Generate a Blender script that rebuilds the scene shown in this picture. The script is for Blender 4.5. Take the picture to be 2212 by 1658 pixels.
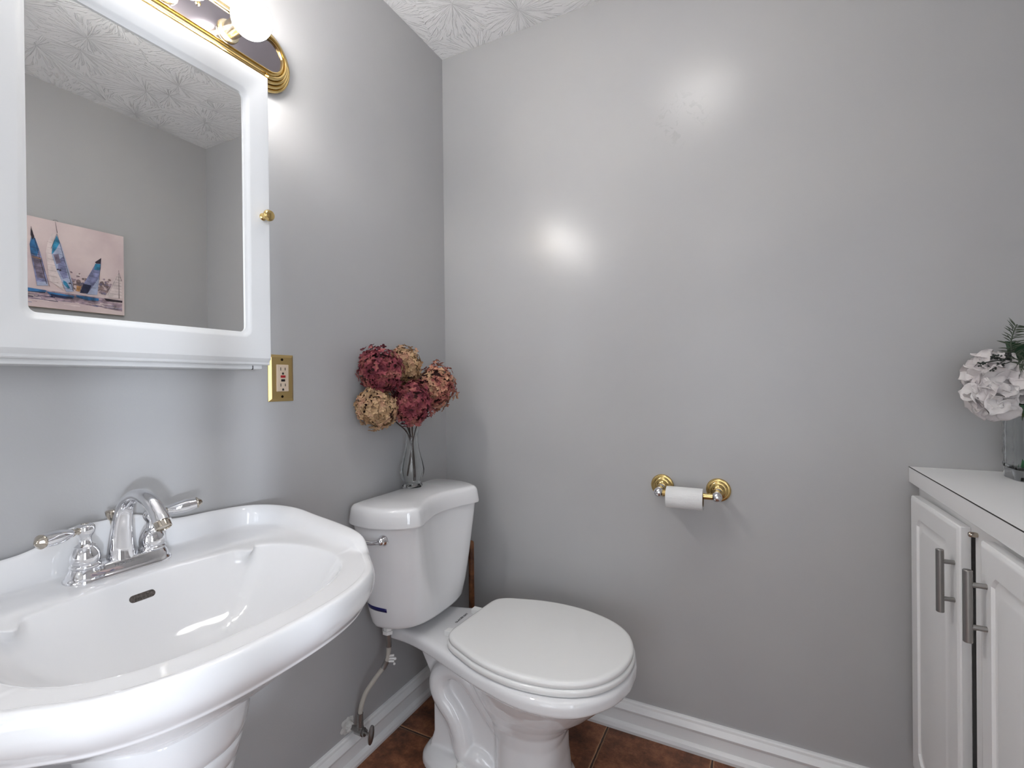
import bpy, bmesh, math, random
from mathutils import Vector, Matrix, noise
from mathutils.bvhtree import BVHTree
PI = math.pi
for o in list(bpy.data.objects): bpy.data.objects.remove(o)
S = bpy.context.scene
col = S.collection
random.seed(4)

# ---------------------------------------------------------------- camera
FPX, ROLL, YAW, PIT = 1042.0, .0104, math.atan(528/1042), -3.4/1042
f0 = Vector((-math.sin(YAW), math.cos(YAW), 0)); r0 = Vector((math.cos(YAW), math.sin(YAW), 0)); Zv = Vector((0, 0, 1))
fw = f0*math.cos(PIT)+Zv*math.sin(PIT); u0 = r0.cross(fw)
rt = r0*math.cos(ROLL)-u0*math.sin(ROLL); up = u0*math.cos(ROLL)+r0*math.sin(ROLL)
cam = bpy.data.objects.new('camera', bpy.data.cameras.new('camera')); col.objects.link(cam)
cam.matrix_world = Matrix(((rt.x, up.x, -fw.x, 1.108), (rt.y, up.y, -fw.y, 0), (rt.z, up.z, -fw.z, 1.152), (0, 0, 0, 1)))
cam.data.sensor_width = 36; cam.data.lens = FPX/2212*36; cam.data.clip_start = .02
S.camera = cam

# ---------------------------------------------------------------- light and exposure
w = bpy.data.worlds.new('world'); S.world = w; w.use_nodes = True
w.node_tree.nodes['Background'].inputs[0].default_value = (.75, .85, 1, 1)
w.node_tree.nodes['Background'].inputs[1].default_value = .6
S.view_settings.view_transform = 'Standard'; S.view_settings.look = 'None'; S.view_settings.gamma = 1
S.view_settings.use_curve_mapping = False
S.view_settings.exposure = .38
BULB = 50.0        # emission strength of the vanity bulbs
DOME = 9.0         # ceiling lamp shade
HALL_FILL = 13.0        # shade of the unseen hall lamp, added as fill
def area(name, loc, rot, sx, sy, power, colr):
    l = bpy.data.lights.new(name, 'AREA'); l.shape = 'RECTANGLE'; l.size = sx; l.size_y = sy; l.energy = power; l.color = colr
    o = bpy.data.objects.new(name, l); o.location = loc; o.rotation_euler = rot; col.objects.link(o); return o
area('hall_window_fill', (.95, -3.06, 1.15), (PI/2, 0, 0), 1.5, 1.9, 20, (.93, .96, 1))      # unseen fill light added outside the hall window, shining +y
SWY0, SWY1, SWZ0, SWZ1 = -.56, -.13, .35, 2.15      # tall narrow window in the right wall, behind the camera
area('side_window_daylight', (1.93, (SWY0+SWY1)/2, (SWZ0+SWZ1)/2), (PI/2, 0, PI/2), SWY1-SWY0, SWZ1-SWZ0, 27, (.86, .92, 1))
sl = bpy.data.lights.new('low_sun', 'SUN'); sl.energy = .95; sl.angle = math.radians(3.0); sl.color = (.80, .88, 1)
so = bpy.data.objects.new('low_sun', sl); col.objects.link(so)
so.rotation_euler = Vector((-1.785, .95, -.02)).to_track_quat('-Z', 'Y').to_euler()

# ---------------------------------------------------------------- materials
def mat(name, color, rough=.5, metal=0, **k):
    m = bpy.data.materials.new(name); m.use_nodes = True
    b = m.node_tree.nodes['Principled BSDF']
    b.inputs['Base Color'].default_value = (*color, 1); b.inputs['Roughness'].default_value = rough; b.inputs['Metallic'].default_value = metal
    for a, v in k.items():
        n = a.replace('_', ' ')
        if n in b.inputs: b.inputs[n].default_value = v
    return m
def nd(m, t, **k):
    n = m.node_tree.nodes.new(t)
    for a, v in k.items(): setattr(n, a, v)
    return n
def lk(m, a, b): m.node_tree.links.new(a, b)
def pb(m): return m.node_tree.nodes['Principled BSDF']
def coord(m):
    return nd(m, 'ShaderNodeTexCoord').outputs['Object']
def add_bump(m, scale, strength, dist=.001, detail=3, vec=None):
    n = nd(m, 'ShaderNodeTexNoise'); n.inputs['Scale'].default_value = scale; n.inputs['Detail'].default_value = detail
    lk(m, vec or coord(m), n.inputs['Vector'])
    b = nd(m, 'ShaderNodeBump'); b.inputs['Strength'].default_value = strength; b.inputs['Distance'].default_value = dist
    lk(m, n.outputs['Fac'], b.inputs['Height']); lk(m, b.outputs['Normal'], pb(m).inputs['Normal']); return n
def mottled(m, c1, c2, scale, detail=4, lo=.35, hi=.65):
    n = nd(m, 'ShaderNodeTexNoise'); n.inputs['Scale'].default_value = scale; n.inputs['Detail'].default_value = detail
    lk(m, coord(m), n.inputs['Vector'])
    r = nd(m, 'ShaderNodeValToRGB'); r.color_ramp.elements[0].position = lo; r.color_ramp.elements[1].position = hi
    r.color_ramp.elements[0].color = (*c1, 1); r.color_ramp.elements[1].color = (*c2, 1)
    lk(m, n.outputs['Fac'], r.inputs['Fac']); lk(m, r.outputs['Color'], pb(m).inputs['Base Color'])
def srgb(r, g, b):
    f = lambda c: (c/255/12.92) if c/255 <= .04045 else ((c/255+.055)/1.055)**2.4
    return (f(r), f(g), f(b))

WALLC = (.44, .437, .44)
m_wall = mat('wall_paint', WALLC, .25); mottled(m_wall, (.430, .428, .434), (.450, .446, .446), 2.2)
add_bump(m_wall, 260, .22, .0006, 2)
m_wall.node_tree.nodes['Principled BSDF'].inputs['Specular IOR Level'].default_value = .36
def scuff(m, centre, radius, amount):      # an old smudge on the wall, with its own shape
    base = pb(m).inputs['Base Color'].links[0].from_socket; c = coord(m)
    d = nd(m, 'ShaderNodeVectorMath', operation='DISTANCE'); lk(m, c, d.inputs[0]); d.inputs[1].default_value = centre
    f = nd(m, 'ShaderNodeMapRange'); f.inputs[1].default_value = 0; f.inputs[2].default_value = radius; f.inputs[3].default_value = 1; f.inputs[4].default_value = 0; lk(m, d.outputs['Value'], f.inputs[0])
    n = nd(m, 'ShaderNodeTexNoise'); n.inputs['Scale'].default_value = 38; n.inputs['Detail'].default_value = 6; n.inputs['Distortion'].default_value = 1.2; lk(m, c, n.inputs['Vector'])
    r = nd(m, 'ShaderNodeValToRGB'); r.color_ramp.elements[0].position = .54; r.color_ramp.elements[1].position = .62; lk(m, n.outputs['Fac'], r.inputs['Fac'])
    k = nd(m, 'ShaderNodeMath', operation='MULTIPLY'); lk(m, f.outputs[0], k.inputs[0]); lk(m, r.outputs['Color'], k.inputs[1])
    k2 = nd(m, 'ShaderNodeMath', operation='MULTIPLY'); k2.inputs[1].default_value = amount; lk(m, k.outputs[0], k2.inputs[0])
    x = nd(m, 'ShaderNodeMix', data_type='RGBA'); lk(m, k2.outputs[0], x.inputs['Factor']); lk(m, base, x.inputs[6]); x.inputs[7].default_value = (.20, .19, .19, 1)
    lk(m, x.outputs[2], pb(m).inputs['Base Color'])
scuff(m_wall, (.905, 1.60, 1.975), .10, .32)
m_ceil = mat('ceiling_texture', (.88, .88, .89), .85)
def ceiling_nodes(m):
    c = coord(m)
    v = nd(m, 'ShaderNodeTexVoronoi'); v.inputs['Scale'].default_value = 4.5
    lk(m, c, v.inputs['Vector'])
    sub = nd(m, 'ShaderNodeVectorMath', operation='SUBTRACT'); 
    sc = nd(m, 'ShaderNodeVectorMath', operation='SCALE'); sc.inputs['Scale'].default_value = 4.5
    lk(m, c, sc.inputs[0]); 
    p2 = nd(m, 'ShaderNodeVectorMath', operation='SCALE'); p2.inputs['Scale'].default_value = 4.5
    lk(m, v.outputs['Position'], p2.inputs[0])
    lk(m, sc.outputs[0], sub.inputs[0]); lk(m, p2.outputs[0], sub.inputs[1])
    sep = nd(m, 'ShaderNodeSeparateXYZ'); lk(m, sub.outputs[0], sep.inputs[0])
    at = nd(m, 'ShaderNodeMath', operation='ARCTAN2'); lk(m, sep.outputs['Y'], at.inputs[0]); lk(m, sep.outputs['X'], at.inputs[1])
    dist = nd(m, 'ShaderNodeVectorMath', operation='LENGTH'); lk(m, sub.outputs[0], dist.inputs[0])
    cmb = nd(m, 'ShaderNodeCombineXYZ')
    m1 = nd(m, 'ShaderNodeMath', operation='MULTIPLY'); m1.inputs[1].default_value = 9; lk(m, at.outputs[0], m1.inputs[0])
    m2 = nd(m, 'ShaderNodeMath', operation='MULTIPLY'); m2.inputs[1].default_value = 3; lk(m, dist.outputs['Value'], m2.inputs[0])
    lk(m, m1.outputs[0], cmb.inputs[0]); lk(m, m2.outputs[0], cmb.inputs[1])
    n = nd(m, 'ShaderNodeTexNoise'); n.inputs['Scale'].default_value = 1.6; n.inputs['Detail'].default_value = 3; n.inputs['Distortion'].default_value = .6
    lk(m, cmb.outputs[0], n.inputs['Vector'])
    r = nd(m, 'ShaderNodeValToRGB'); r.color_ramp.elements[0].position = .52; r.color_ramp.elements[1].position = .64
    lk(m, n.outputs['Fac'], r.inputs['Fac'])
    b = nd(m, 'ShaderNodeBump'); b.inputs['Strength'].default_value = .8; b.inputs['Distance'].default_value = .004
    lk(m, r.outputs['Color'], b.inputs['Height']); lk(m, b.outputs['Normal'], pb(m).inputs['Normal'])
ceiling_nodes(m_ceil)
m_trim = mat('trim_paint', (.80, .80, .805), .3); add_bump(m_trim, 60, .15, .0008)
m_cab = mat('white_lacquer', (.86, .86, .86), .28); add_bump(m_cab, 300, .05, .0003)
m_mcab = mat('satin_white_paint', (.66, .66, .66), .28)
m_top = mat('worktop_laminate', (.87, .87, .87), .35)
m_seam = mat('dark_seam', (.02, .018, .016), .6)
m_dark = mat('dark_gap', (.015, .015, .015), .8)
m_por = mat('porcelain', (.80, .80, .81), .06, Coat_Weight=.3, Coat_Roughness=.03)
m_seat = mat('seat_plastic', (.84, .84, .83), .18)
m_chrome = mat('chrome', (.80, .80, .82), .05, 1)
m_nickel = mat('brushed_nickel', (.33, .32, .31), .32, 1)
m_bronze = mat('polished_nickel', (.52, .47, .40), .12, 1)
m_brass = mat('brass', (.66, .48, .20), .16, 1)
m_sock = mat('aged_brass', (.62, .55, .40), .22, 1)
m_plate = mat('satin_brass', (.50, .36, .15), .38, .85)
m_panel = mat('smoked_mirror', (.34, .31, .34), .12, 1)
add_bump(m_panel, 500, .1, .0003)
m_mirror = mat('mirror_glass', (.93, .94, .93), .0, 1)
m_ivory = mat('ivory_plastic', (.62, .50, .38), .4)
m_red = mat('red_button', (.32, .005, .008), .4)
m_black = mat('black_plastic', (.008, .008, .008), .4)
m_navy = mat('navy_sticker', (.004, .004, .09), .3)
m_hose = mat('braided_hose', (.50, .47, .42), .6)
def hose_nodes(m):
    wv = nd(m, 'ShaderNodeTexWave'); wv.inputs['Scale'].default_value = 160; wv.bands_direction = 'DIAGONAL'
    lk(m, coord(m), wv.inputs['Vector'])
    b = nd(m, 'ShaderNodeBump'); b.inputs['Strength'].default_value = .5; b.inputs['Distance'].default_value = .001
    lk(m, wv.outputs['Fac'], b.inputs['Height']); lk(m, b.outputs['Normal'], pb(m).inputs['Normal'])
hose_nodes(m_hose)
m_caulk = mat('old_caulk', (.6, .59, .57), .8); add_bump(m_caulk, 60, 1, .003)
m_wood = mat('stained_wood', (.16, .06, .02), .4); mottled(m_wood, (.07, .022, .008), (.22, .085, .03), 30)
m_rubber = mat('plunger_rubber', (.12, .02, .015), .6)
m_paper = mat('tissue_paper', (.80, .80, .795), .95); add_bump(m_paper, 220, .5, .0015)
m_card = mat('cardboard', (.30, .22, .15), .9)
m_glass = mat('clear_glass', (.97, .985, .98), .01, Transmission_Weight=1.0, IOR=1.45)
m_pglass = mat('pale_glass', (.93, .95, .96), .02, Transmission_Weight=1.0, IOR=1.3)
m_winglass = mat('window_glass', (1, 1, 1), 0)
def thin_pane(m):      # thin clear pane: mostly see-through with a weak mirror reflection
    t = nd(m, 'ShaderNodeBsdfTransparent'); g = nd(m, 'ShaderNodeBsdfGlossy'); g.inputs['Roughness'].default_value = 0
    x = nd(m, 'ShaderNodeMixShader'); x.inputs[0].default_value = .06; lk(m, t.outputs[0], x.inputs[1]); lk(m, g.outputs[0], x.inputs[2]); lk(m, x.outputs[0], m.node_tree.nodes['Material Output'].inputs[0])
thin_pane(m_winglass)
m_overflow = mat('overflow_grime', (.06, .05, .045), .7); mottled(m_overflow, (.03, .025, .02), (.12, .10, .09), 300)
def emat(name, color, strength):
    m = mat(name, (.9, .9, .9), .3); b = pb(m); b.inputs['Emission Color'].default_value = (*color, 1); b.inputs['Emission Strength'].default_value = strength; return m
m_bulb = emat('lit_bulb', (1, .975, .945), BULB)
m_dome = emat('lit_dome', (1, .98, .95), DOME)
m_hallfill = emat('hall_fill_dome', (1, .985, .97), HALL_FILL)
m_floor = mat('terracotta_tile', (.1, .04, .02), .45)
def floor_nodes(m):
    c = coord(m); sep = nd(m, 'ShaderNodeSeparateXYZ'); lk(m, c, sep.inputs[0])
    def edge(out, off):
        a = nd(m, 'ShaderNodeMath', operation='SUBTRACT'); a.inputs[1].default_value = off; lk(m, out, a.inputs[0])
        d = nd(m, 'ShaderNodeMath', operation='DIVIDE'); d.inputs[1].default_value = .323; lk(m, a.outputs[0], d.inputs[0])
        p = nd(m, 'ShaderNodeMath', operation='PINGPONG'); p.inputs[1].default_value = .5; lk(m, d.outputs[0], p.inputs[0]); return p.outputs[0], d.outputs[0]
    ex, ix = edge(sep.outputs['X'], .657); ey, iy = edge(sep.outputs['Y'], 1.268)
    mn = nd(m, 'ShaderNodeMath', operation='MINIMUM'); lk(m, ex, mn.inputs[0]); lk(m, ey, mn.inputs[1])
    nj = nd(m, 'ShaderNodeTexNoise'); nj.inputs['Scale'].default_value = 45; lk(m, c, nj.inputs['Vector'])
    ja = nd(m, 'ShaderNodeMath', operation='MULTIPLY_ADD'); ja.inputs[1].default_value = .012; ja.inputs[2].default_value = -.006; lk(m, nj.outputs['Fac'], ja.inputs[0])
    ms = nd(m, 'ShaderNodeMath', operation='ADD'); lk(m, mn.outputs[0], ms.inputs[0]); lk(m, ja.outputs[0], ms.inputs[1])
    n1 = nd(m, 'ShaderNodeTexNoise'); n1.inputs['Scale'].default_value = 9; n1.inputs['Detail'].default_value = 8; n1.inputs['Roughness'].default_value = .78; lk(m, c, n1.inputs['Vector'])
    r1 = nd(m, 'ShaderNodeValToRGB'); e = r1.color_ramp.elements
    e[0].position = .36; e[0].color = (.07, .026, .013, 1); e[1].position = .62; e[1].color = (.36, .140, .066, 1)
    x = e.new(.5); x.color = (.20, .072, .033, 1)
    lk(m, n1.outputs['Fac'], r1.inputs['Fac'])
    r2 = nd(m, 'ShaderNodeValToRGB'); r2.color_ramp.interpolation = 'LINEAR'; e = r2.color_ramp.elements
    e[0].position = .008; e[0].color = (.06, .028, .018, 1); e[1].position = .032; e[1].color = (0, 0, 0, 1)
    x = e.new(.0115); x.color = (.60, .34, .18, 1); x = e.new(.018); x.color = (.42, .20, .09, 1)
    lk(m, ms.outputs[0], r2.inputs['Fac'])
    r3 = nd(m, 'ShaderNodeValToRGB'); e = r3.color_ramp.elements; e[0].position = .014; e[0].color = (1, 1, 1, 1); e[1].position = .022; e[1].color = (0, 0, 0, 1)
    lk(m, ms.outputs[0], r3.inputs['Fac'])
    mx = nd(m, 'ShaderNodeMix', data_type='RGBA'); lk(m, r3.outputs['Color'], mx.inputs['Factor'])
    lk(m, r1.outputs['Color'], mx.inputs[6]); lk(m, r2.outputs['Color'], mx.inputs[7]); lk(m, mx.outputs[2], pb(m).inputs['Base Color'])
    r4 = nd(m, 'ShaderNodeValToRGB'); e = r4.color_ramp.elements; e[0].position = .008; e[1].position = .028
    lk(m, ms.outputs[0], r4.inputs['Fac'])
    b = nd(m, 'ShaderNodeBump'); b.inputs['Distance'].default_value = .004; b.inputs['Strength'].default_value = .8; lk(m, r4.outputs['Color'], b.inputs['Height'])
    b2 = nd(m, 'ShaderNodeBump'); b2.inputs['Distance'].default_value = .002; b2.inputs['Strength'].default_value = .5; lk(m, n1.outputs['Fac'], b2.inputs['Height'])
    lk(m, b.outputs['Normal'], b2.inputs['Normal']); lk(m, b2.outputs['Normal'], pb(m).inputs['Normal'])
floor_nodes(m_floor)

# ---------------------------------------------------------------- helpers
def link(name, bm, m, parent=None, smooth=True, angle=40):
    bmesh.ops.recalc_face_normals(bm, faces=bm.faces[:])
    me = bpy.data.meshes.new(name); bm.to_mesh(me); bm.free()
    for x in (m if isinstance(m, (list, tuple)) else [m]): me.materials.append(x)
    if smooth:
        me.shade_smooth()
        if angle: me.set_sharp_from_angle(angle=math.radians(angle))
    o = bpy.data.objects.new(name, me); col.objects.link(o)
    if parent is not None: o.parent = parent; o.matrix_parent_inverse = parent.matrix_basis.inverted()
    return o
def thing(name, label, cat, loc=(0, 0, 0), group=None):
    o = bpy.data.objects.new(name, None); col.objects.link(o); o.location = loc; o.empty_display_size = .05
    tag(o, label, cat, group); return o
def tag(o, label, cat, group=None, kind=None):
    o['label'] = label; o['category'] = cat
    if group: o['group'] = group
    if kind: o['kind'] = kind
    return o
def struct(name, bm, m, label, cat, **k):
    o = link(name, bm, m, **k); o['kind'] = 'structure'; o['label'] = label; o['category'] = cat; return o
def NB(): return bmesh.new()
def box(bm, x0, x1, y0, y1, z0, z1, bev=0, seg=2, mi=0):
    vs = [bm.verts.new((x, y, z)) for x in (x0, x1) for y in (y0, y1) for z in (z0, z1)]
    fs = [bm.faces.new([vs[i] for i in q]) for q in ((0, 1, 3, 2), (4, 6, 7, 5), (0, 4, 5, 1), (2, 3, 7, 6), (0, 2, 6, 4), (1, 5, 7, 3))]
    for f in fs: f.material_index = mi
    if bev:
        es = list({e for f in fs for e in f.edges})
        r = bmesh.ops.bevel(bm, geom=es, offset=bev, segments=seg, affect='EDGES', profile=.5)
        for f in r['faces']: f.material_index = mi
    return vs
def loft(bm, rings, cap0=True, cap1=True, closed=True, mi=0):
    vr = [[bm.verts.new(p) for p in r] for r in rings]
    n = len(rings[0])
    for a, b in zip(vr, vr[1:]):
        for i in range(n if closed else n-1):
            j = (i+1) % n
            f = bm.faces.new((a[i], a[j], b[j], b[i])); f.material_index = mi
    if cap0: bm.faces.new(vr[0][::-1]).material_index = mi
    if cap1: bm.faces.new(vr[-1]).material_index = mi
    return vr
def lathe(bm, prof, origin=(0, 0, 0), axis=(0, 0, 1), n=32, cap0=True, cap1=True, mi=0):
    q = Vector((0, 0, 1)).rotation_difference(Vector(axis).normalized()); o = Vector(origin)
    rings = [[o+q @ Vector((max(r, 1e-5)*math.cos(2*PI*i/n), max(r, 1e-5)*math.sin(2*PI*i/n), h)) for i in range(n)] for r, h in prof]
    return loft(bm, rings, cap0, cap1, mi=mi)
def cr(pts, k=8, closed=False):
    out = []; n = len(pts); P = [Vector(p) for p in pts]
    rng = range(n if closed else n-1)
    g = (lambda i: P[i % n]) if closed else (lambda i: P[max(0, min(n-1, i))])
    for i in rng:
        a, b, c, d = g(i-1), g(i), g(i+1), g(i+2)
        for s in range(k):
            t = s/k
            out.append(.5*((2*b)+(c-a)*t+(2*a-5*b+4*c-d)*t*t+(3*b-a-3*c+d)*t**3))
    if not closed: out.append(P[-1].copy())
    return out
def tube(bm, pts, rad, n=12, sq=None, cap=True, mi=0):
    pts = [Vector(p) for p in pts]; m = len(pts)
    rad = rad if isinstance(rad, (list, tuple)) else [rad]*m
    T = [(pts[min(i+1, m-1)]-pts[max(i-1, 0)]).normalized() for i in range(m)]
    ref = Vector((0, 1, 0)) if abs(T[0].y) < .9 else Vector((1, 0, 0))
    N = (ref-T[0]*ref.dot(T[0])).normalized(); rings = []
    for i in range(m):
        N = (N-T[i]*N.dot(T[i])).normalized(); B = T[i].cross(N)
        w_ = sq[i] if sq else 1
        rings.append([pts[i]+N*(rad[i]*w_*math.cos(2*PI*j/n))+B*(rad[i]*math.sin(2*PI*j/n)) for j in range(n)])
    return loft(bm, rings, cap, cap, mi=mi)
def interp(xs, ys, n):
    out = []
    for i in range(n):
        t = i/(n-1)*(xs[-1]-xs[0])+xs[0]
        k = 0
        while k < len(xs)-2 and t > xs[k+1]: k += 1
        f = (t-xs[k])/(xs[k+1]-xs[k]); out.append(ys[k]*(1-f)+ys[k+1]*f)
    return out
def mirror_ring(half, k=6):
    """half: (x, dy, ...) from the back centre to the front centre; returns a closed smooth list"""
    full = list(half)+[(p[0], -p[1], *p[2:]) for p in half[-2:0:-1]]
    full = [tuple(p)+(0,)*(3-len(p)) for p in full]
    return cr(full, k, True)
def text_mesh(body, size, mtx, m, parent, name, extrude=.0002):
    cu = bpy.data.curves.new(name, 'FONT'); cu.body = body; cu.size = size; cu.extrude = extrude; cu.align_x = 'CENTER'; cu.align_y = 'CENTER'
    t = bpy.data.objects.new(name, cu); col.objects.link(t)
    dg = bpy.context.evaluated_depsgraph_get(); me = bpy.data.meshes.new_from_object(t.evaluated_get(dg))
    bpy.data.objects.remove(t); me.transform(mtx); me.materials.clear(); me.materials.append(m)
    o = bpy.data.objects.new(name, me); col.objects.link(o)
    o.parent = parent; o.matrix_parent_inverse = parent.matrix_basis.inverted(); return o
def basis(origin, ex, ey):
    ex = Vector(ex).normalized(); ey = Vector(ey).normalized(); ez = ex.cross(ey)
    return Matrix(((ex.x, ey.x, ez.x, origin[0]), (ex.y, ey.y, ez.y, origin[1]), (ex.z, ey.z, ez.z, origin[2]), (0, 0, 0, 1)))
def remesh(bm, name, m, parent, voxel=.004, smooth=6):
    bmesh.ops.recalc_face_normals(bm, faces=bm.faces[:])
    me = bpy.data.meshes.new(name); bm.to_mesh(me); bm.free()
    t = bpy.data.objects.new('tmp', me); col.objects.link(t)
    r = t.modifiers.new('r', 'REMESH'); r.mode = 'VOXEL'; r.voxel_size = voxel; r.use_smooth_shade = True
    s = t.modifiers.new('s', 'SMOOTH'); s.factor = .5; s.iterations = smooth
    dg = bpy.context.evaluated_depsgraph_get(); me2 = bpy.data.meshes.new_from_object(t.evaluated_get(dg))
    bpy.data.objects.remove(t); me2.materials.clear(); me2.materials.append(m); me2.shade_smooth()
    o = bpy.data.objects.new(name, me2); col.objects.link(o)
    o.parent = parent; o.matrix_parent_inverse = parent.matrix_basis.inverted(); return o

# ================================================================= ROOM
W, YB, YF, H, HY = 1.785, 1.6, -.62, 2.44, -3.0
DX0, DX1, DZ = .22, 1.66, 2.25            # doorway in the front wall, the photographer stands beside it
def wallbox(name, label, *b):
    bm = NB(); box(bm, *b); return struct(name, bm, m_wall, label, 'wall', smooth=False)
wallbox('wall_left', 'grey painted wall behind the sink and the toilet tank', -.1, 0, YF-.1, YB+.1, 0, H)
wallbox('wall_back', 'grey painted wall behind the toilet paper holder', 0, W, YB, YB+.1, 0, H)
bm = NB(); box(bm, W, W+.1, SWY1, YB+.1, 0, H); box(bm, W, W+.1, YF-.1, SWY0, 0, H); box(bm, W, W+.1, SWY0, SWY1, 0, SWZ0); box(bm, W, W+.1, SWY0, SWY1, SWZ1, H)
struct('wall_right', bm, m_wall, 'grey painted wall above the white base cabinet', 'wall', smooth=False)
bm = NB()
for q_ in ((SWY0, SWY0+.03, SWZ0, SWZ1), (SWY1-.012, SWY1, SWZ0, SWZ1), (SWY0+.03, SWY1-.012, SWZ0, SWZ0+.04), (SWY0+.03, SWY1-.012, SWZ1-.04, SWZ1), (-.335, -.255, SWZ0+.04, SWZ1-.04)): box(bm, W+.03, W+.07, *q_)
wn2 = struct('window_2', bm, m_trim, 'tall narrow white window beside the doorway', 'window', smooth=False)
bm = NB(); box(bm, W+.048, W+.052, SWY0+.03, SWY1-.012, SWZ0+.04, SWZ1-.04); link('window_pane', bm, m_winglass, wn2, smooth=False)
bm = NB(); box(bm, 0, DX0, YF-.1, YF, 0, H); box(bm, DX1, W, YF-.1, YF, 0, H); box(bm, DX0, DX1, YF-.1, YF, DZ, H)
struct('wall_front', bm, m_wall, 'grey painted wall with the open doorway to the hall', 'wall', smooth=False)
bm = NB(); box(bm, -.1, W+.1, YF-.1, YB+.1, -.1, 0); struct('floor', bm, m_floor, 'rust brown square floor tiles with darker grout', 'floor', smooth=False)
bm = NB(); box(bm, -.1, W+.1, YF-.1, YB+.1, H, H+.1); struct('ceiling', bm, m_ceil, 'white ceiling with stomped brush plaster texture', 'ceiling', smooth=False)
# hall beyond the doorway
m_hall = mat('hall_paint', (.78, .77, .76), .6); m_hfloor = mat('hall_floor', (.62, .59, .55), .5)
bm = NB(); box(bm, -.6, W+.1, HY, YF-.1, -.1, -.001); struct('floor_hall', bm, m_hfloor, 'pale floor of the hall outside the doorway', 'floor', smooth=False)
bm = NB(); box(bm, -.6, W+.1, HY, YF-.1, H, H+.1); struct('ceiling_hall', bm, m_hall, 'white ceiling of the hall outside the doorway', 'ceiling', smooth=False)
bm = NB(); box(bm, -.7, -.6, HY, YF-.1, 0, H); box(bm, W+.1, W+.2, HY, YF-.1, 0, H); box(bm, -.6, -.1, YF-.1, YF, 0, H)
struct('wall_hall_side', bm, m_hall, 'pale side walls of the hall outside the doorway', 'wall', smooth=False)
WX0, WX1, WZ0, WZ1 = .2, 1.7, .15, 2.15
bm = NB(); box(bm, -.6, WX0, HY-.1, HY, 0, H); box(bm, WX1, W+.2, HY-.1, HY, 0, H); box(bm, WX0, WX1, HY-.1, HY, 0, WZ0); box(bm, WX0, WX1, HY-.1, HY, WZ1, H)
struct('wall_hall_end', bm, m_hall, 'pale end wall of the hall around its added window', 'wall', smooth=False)
bm = NB()
for a, b, c, d in ((WX0, WX0+.05, WZ0, WZ1), (WX1-.05, WX1, WZ0, WZ1), (WX0, WX1, WZ0, WZ0+.05), (WX0, WX1, WZ1-.05, WZ1), (.91, .99, WZ0, WZ1), (WX0, WX1, 1.10, 1.15)):
    box(bm, a, b, HY-.08, HY-.03, c, d)
wn = struct('fill_window', bm, m_trim, 'white divided window added unseen at the end of the hall for fill', 'window', smooth=False)  # unseen window, added so that fill light comes in through the doorway
bm = NB(); box(bm, WX0, WX1, HY-.056, HY-.052, WZ0, WZ1); link('window_pane', bm, m_winglass, wn, smooth=False)
# door casing
bm = NB()
box(bm, DX0-.07, DX0, YF, YF+.018, 0, DZ+.07, .004); box(bm, DX1, DX1+.07, YF, YF+.018, 0, DZ+.07, .004); box(bm, DX0, DX1, YF, YF+.018, DZ, DZ+.07, .004)
struct('trim_1', bm, m_trim, 'white casing around the open doorway', 'trim', smooth=False)

# baseboards: profile (outward, height) swept along each wall
BP = [(0, 0), (.028, 0), (.030, .010), (.027, .020), (.019, .026), (.0165, .027), (.0160, .060), (.0185, .063), (.0205, .070), (.0165, .078), (.0125, .083), (.0105, .0845), (.0095, .091), (.006, .095), (0, .096)]
def board(name, p0, p1, nrm, label, miter0=0, miter1=0):
    p0 = Vector((*p0, 0)); p1 = Vector((*p1, 0)); n = Vector((*nrm, 0)); d = (p1-p0).normalized(); bm = NB()
    loft(bm, [[p0+n*a+d*(a*miter0)+Zv*h for a, h in BP], [p1+n*a-d*(a*miter1)+Zv*h for a, h in BP]])
    struct(name, bm, m_trim, label, 'baseboard', angle=25)
board('baseboard_left', (0, YF), (0, YB), (1, 0), 'white moulded baseboard along the wall behind the toilet', 0, 1)
board('baseboard_back', (0, YB), (1.484, YB), (0, -1), 'white moulded baseboard below the toilet paper holder', 1, 0)
board('baseboard_front', (DX1+.07, YF), (W, YF), (0, 1), 'white moulded baseboard beside the doorway')
board('baseboard_right', (W, YF), (W, .70), (-1, 0), 'white moulded baseboard on the wall beyond the base cabinet')

# ================================================================= MIRROR CABINET
cabt = thing('mirror_cabinet', 'white wall cabinet with framed mirror door above the pedestal sink', 'cabinet', (0, .5, 1.19))
bm = NB(); box(bm, 0, .098, .272, .728, 1.188, 1.846, .002)
link('cabinet_box', bm, m_mcab, cabt, smooth=False)
for q_ in ((.286, .2872), (.7035, .7052)):
    bm = NB(); box(bm, .094, .0986, *q_, 1.187, 1.196); link('joint_gap', bm, m_dark, cabt, smooth=False)
def rrect(y0, y1, z0, z1, r, x, n=6):
    out = []
    for cy, cz, a0 in ((y1-r, z1-r, 0), (y0+r, z1-r, PI/2), (y0+r, z0+r, PI), (y1-r, z0+r, 1.5*PI)):
        for i in range(n+1):
            a = a0+PI/2*i/n; out.append(Vector((x, cy+r*math.cos(a), cz+r*math.sin(a))))
    return out
Y0, Y1, Z0, Z1 = .263, .738, 1.197, 1.856
OY0, OY1, OZ0, OZ1 = .324, .676, 1.268, 1.787
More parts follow.
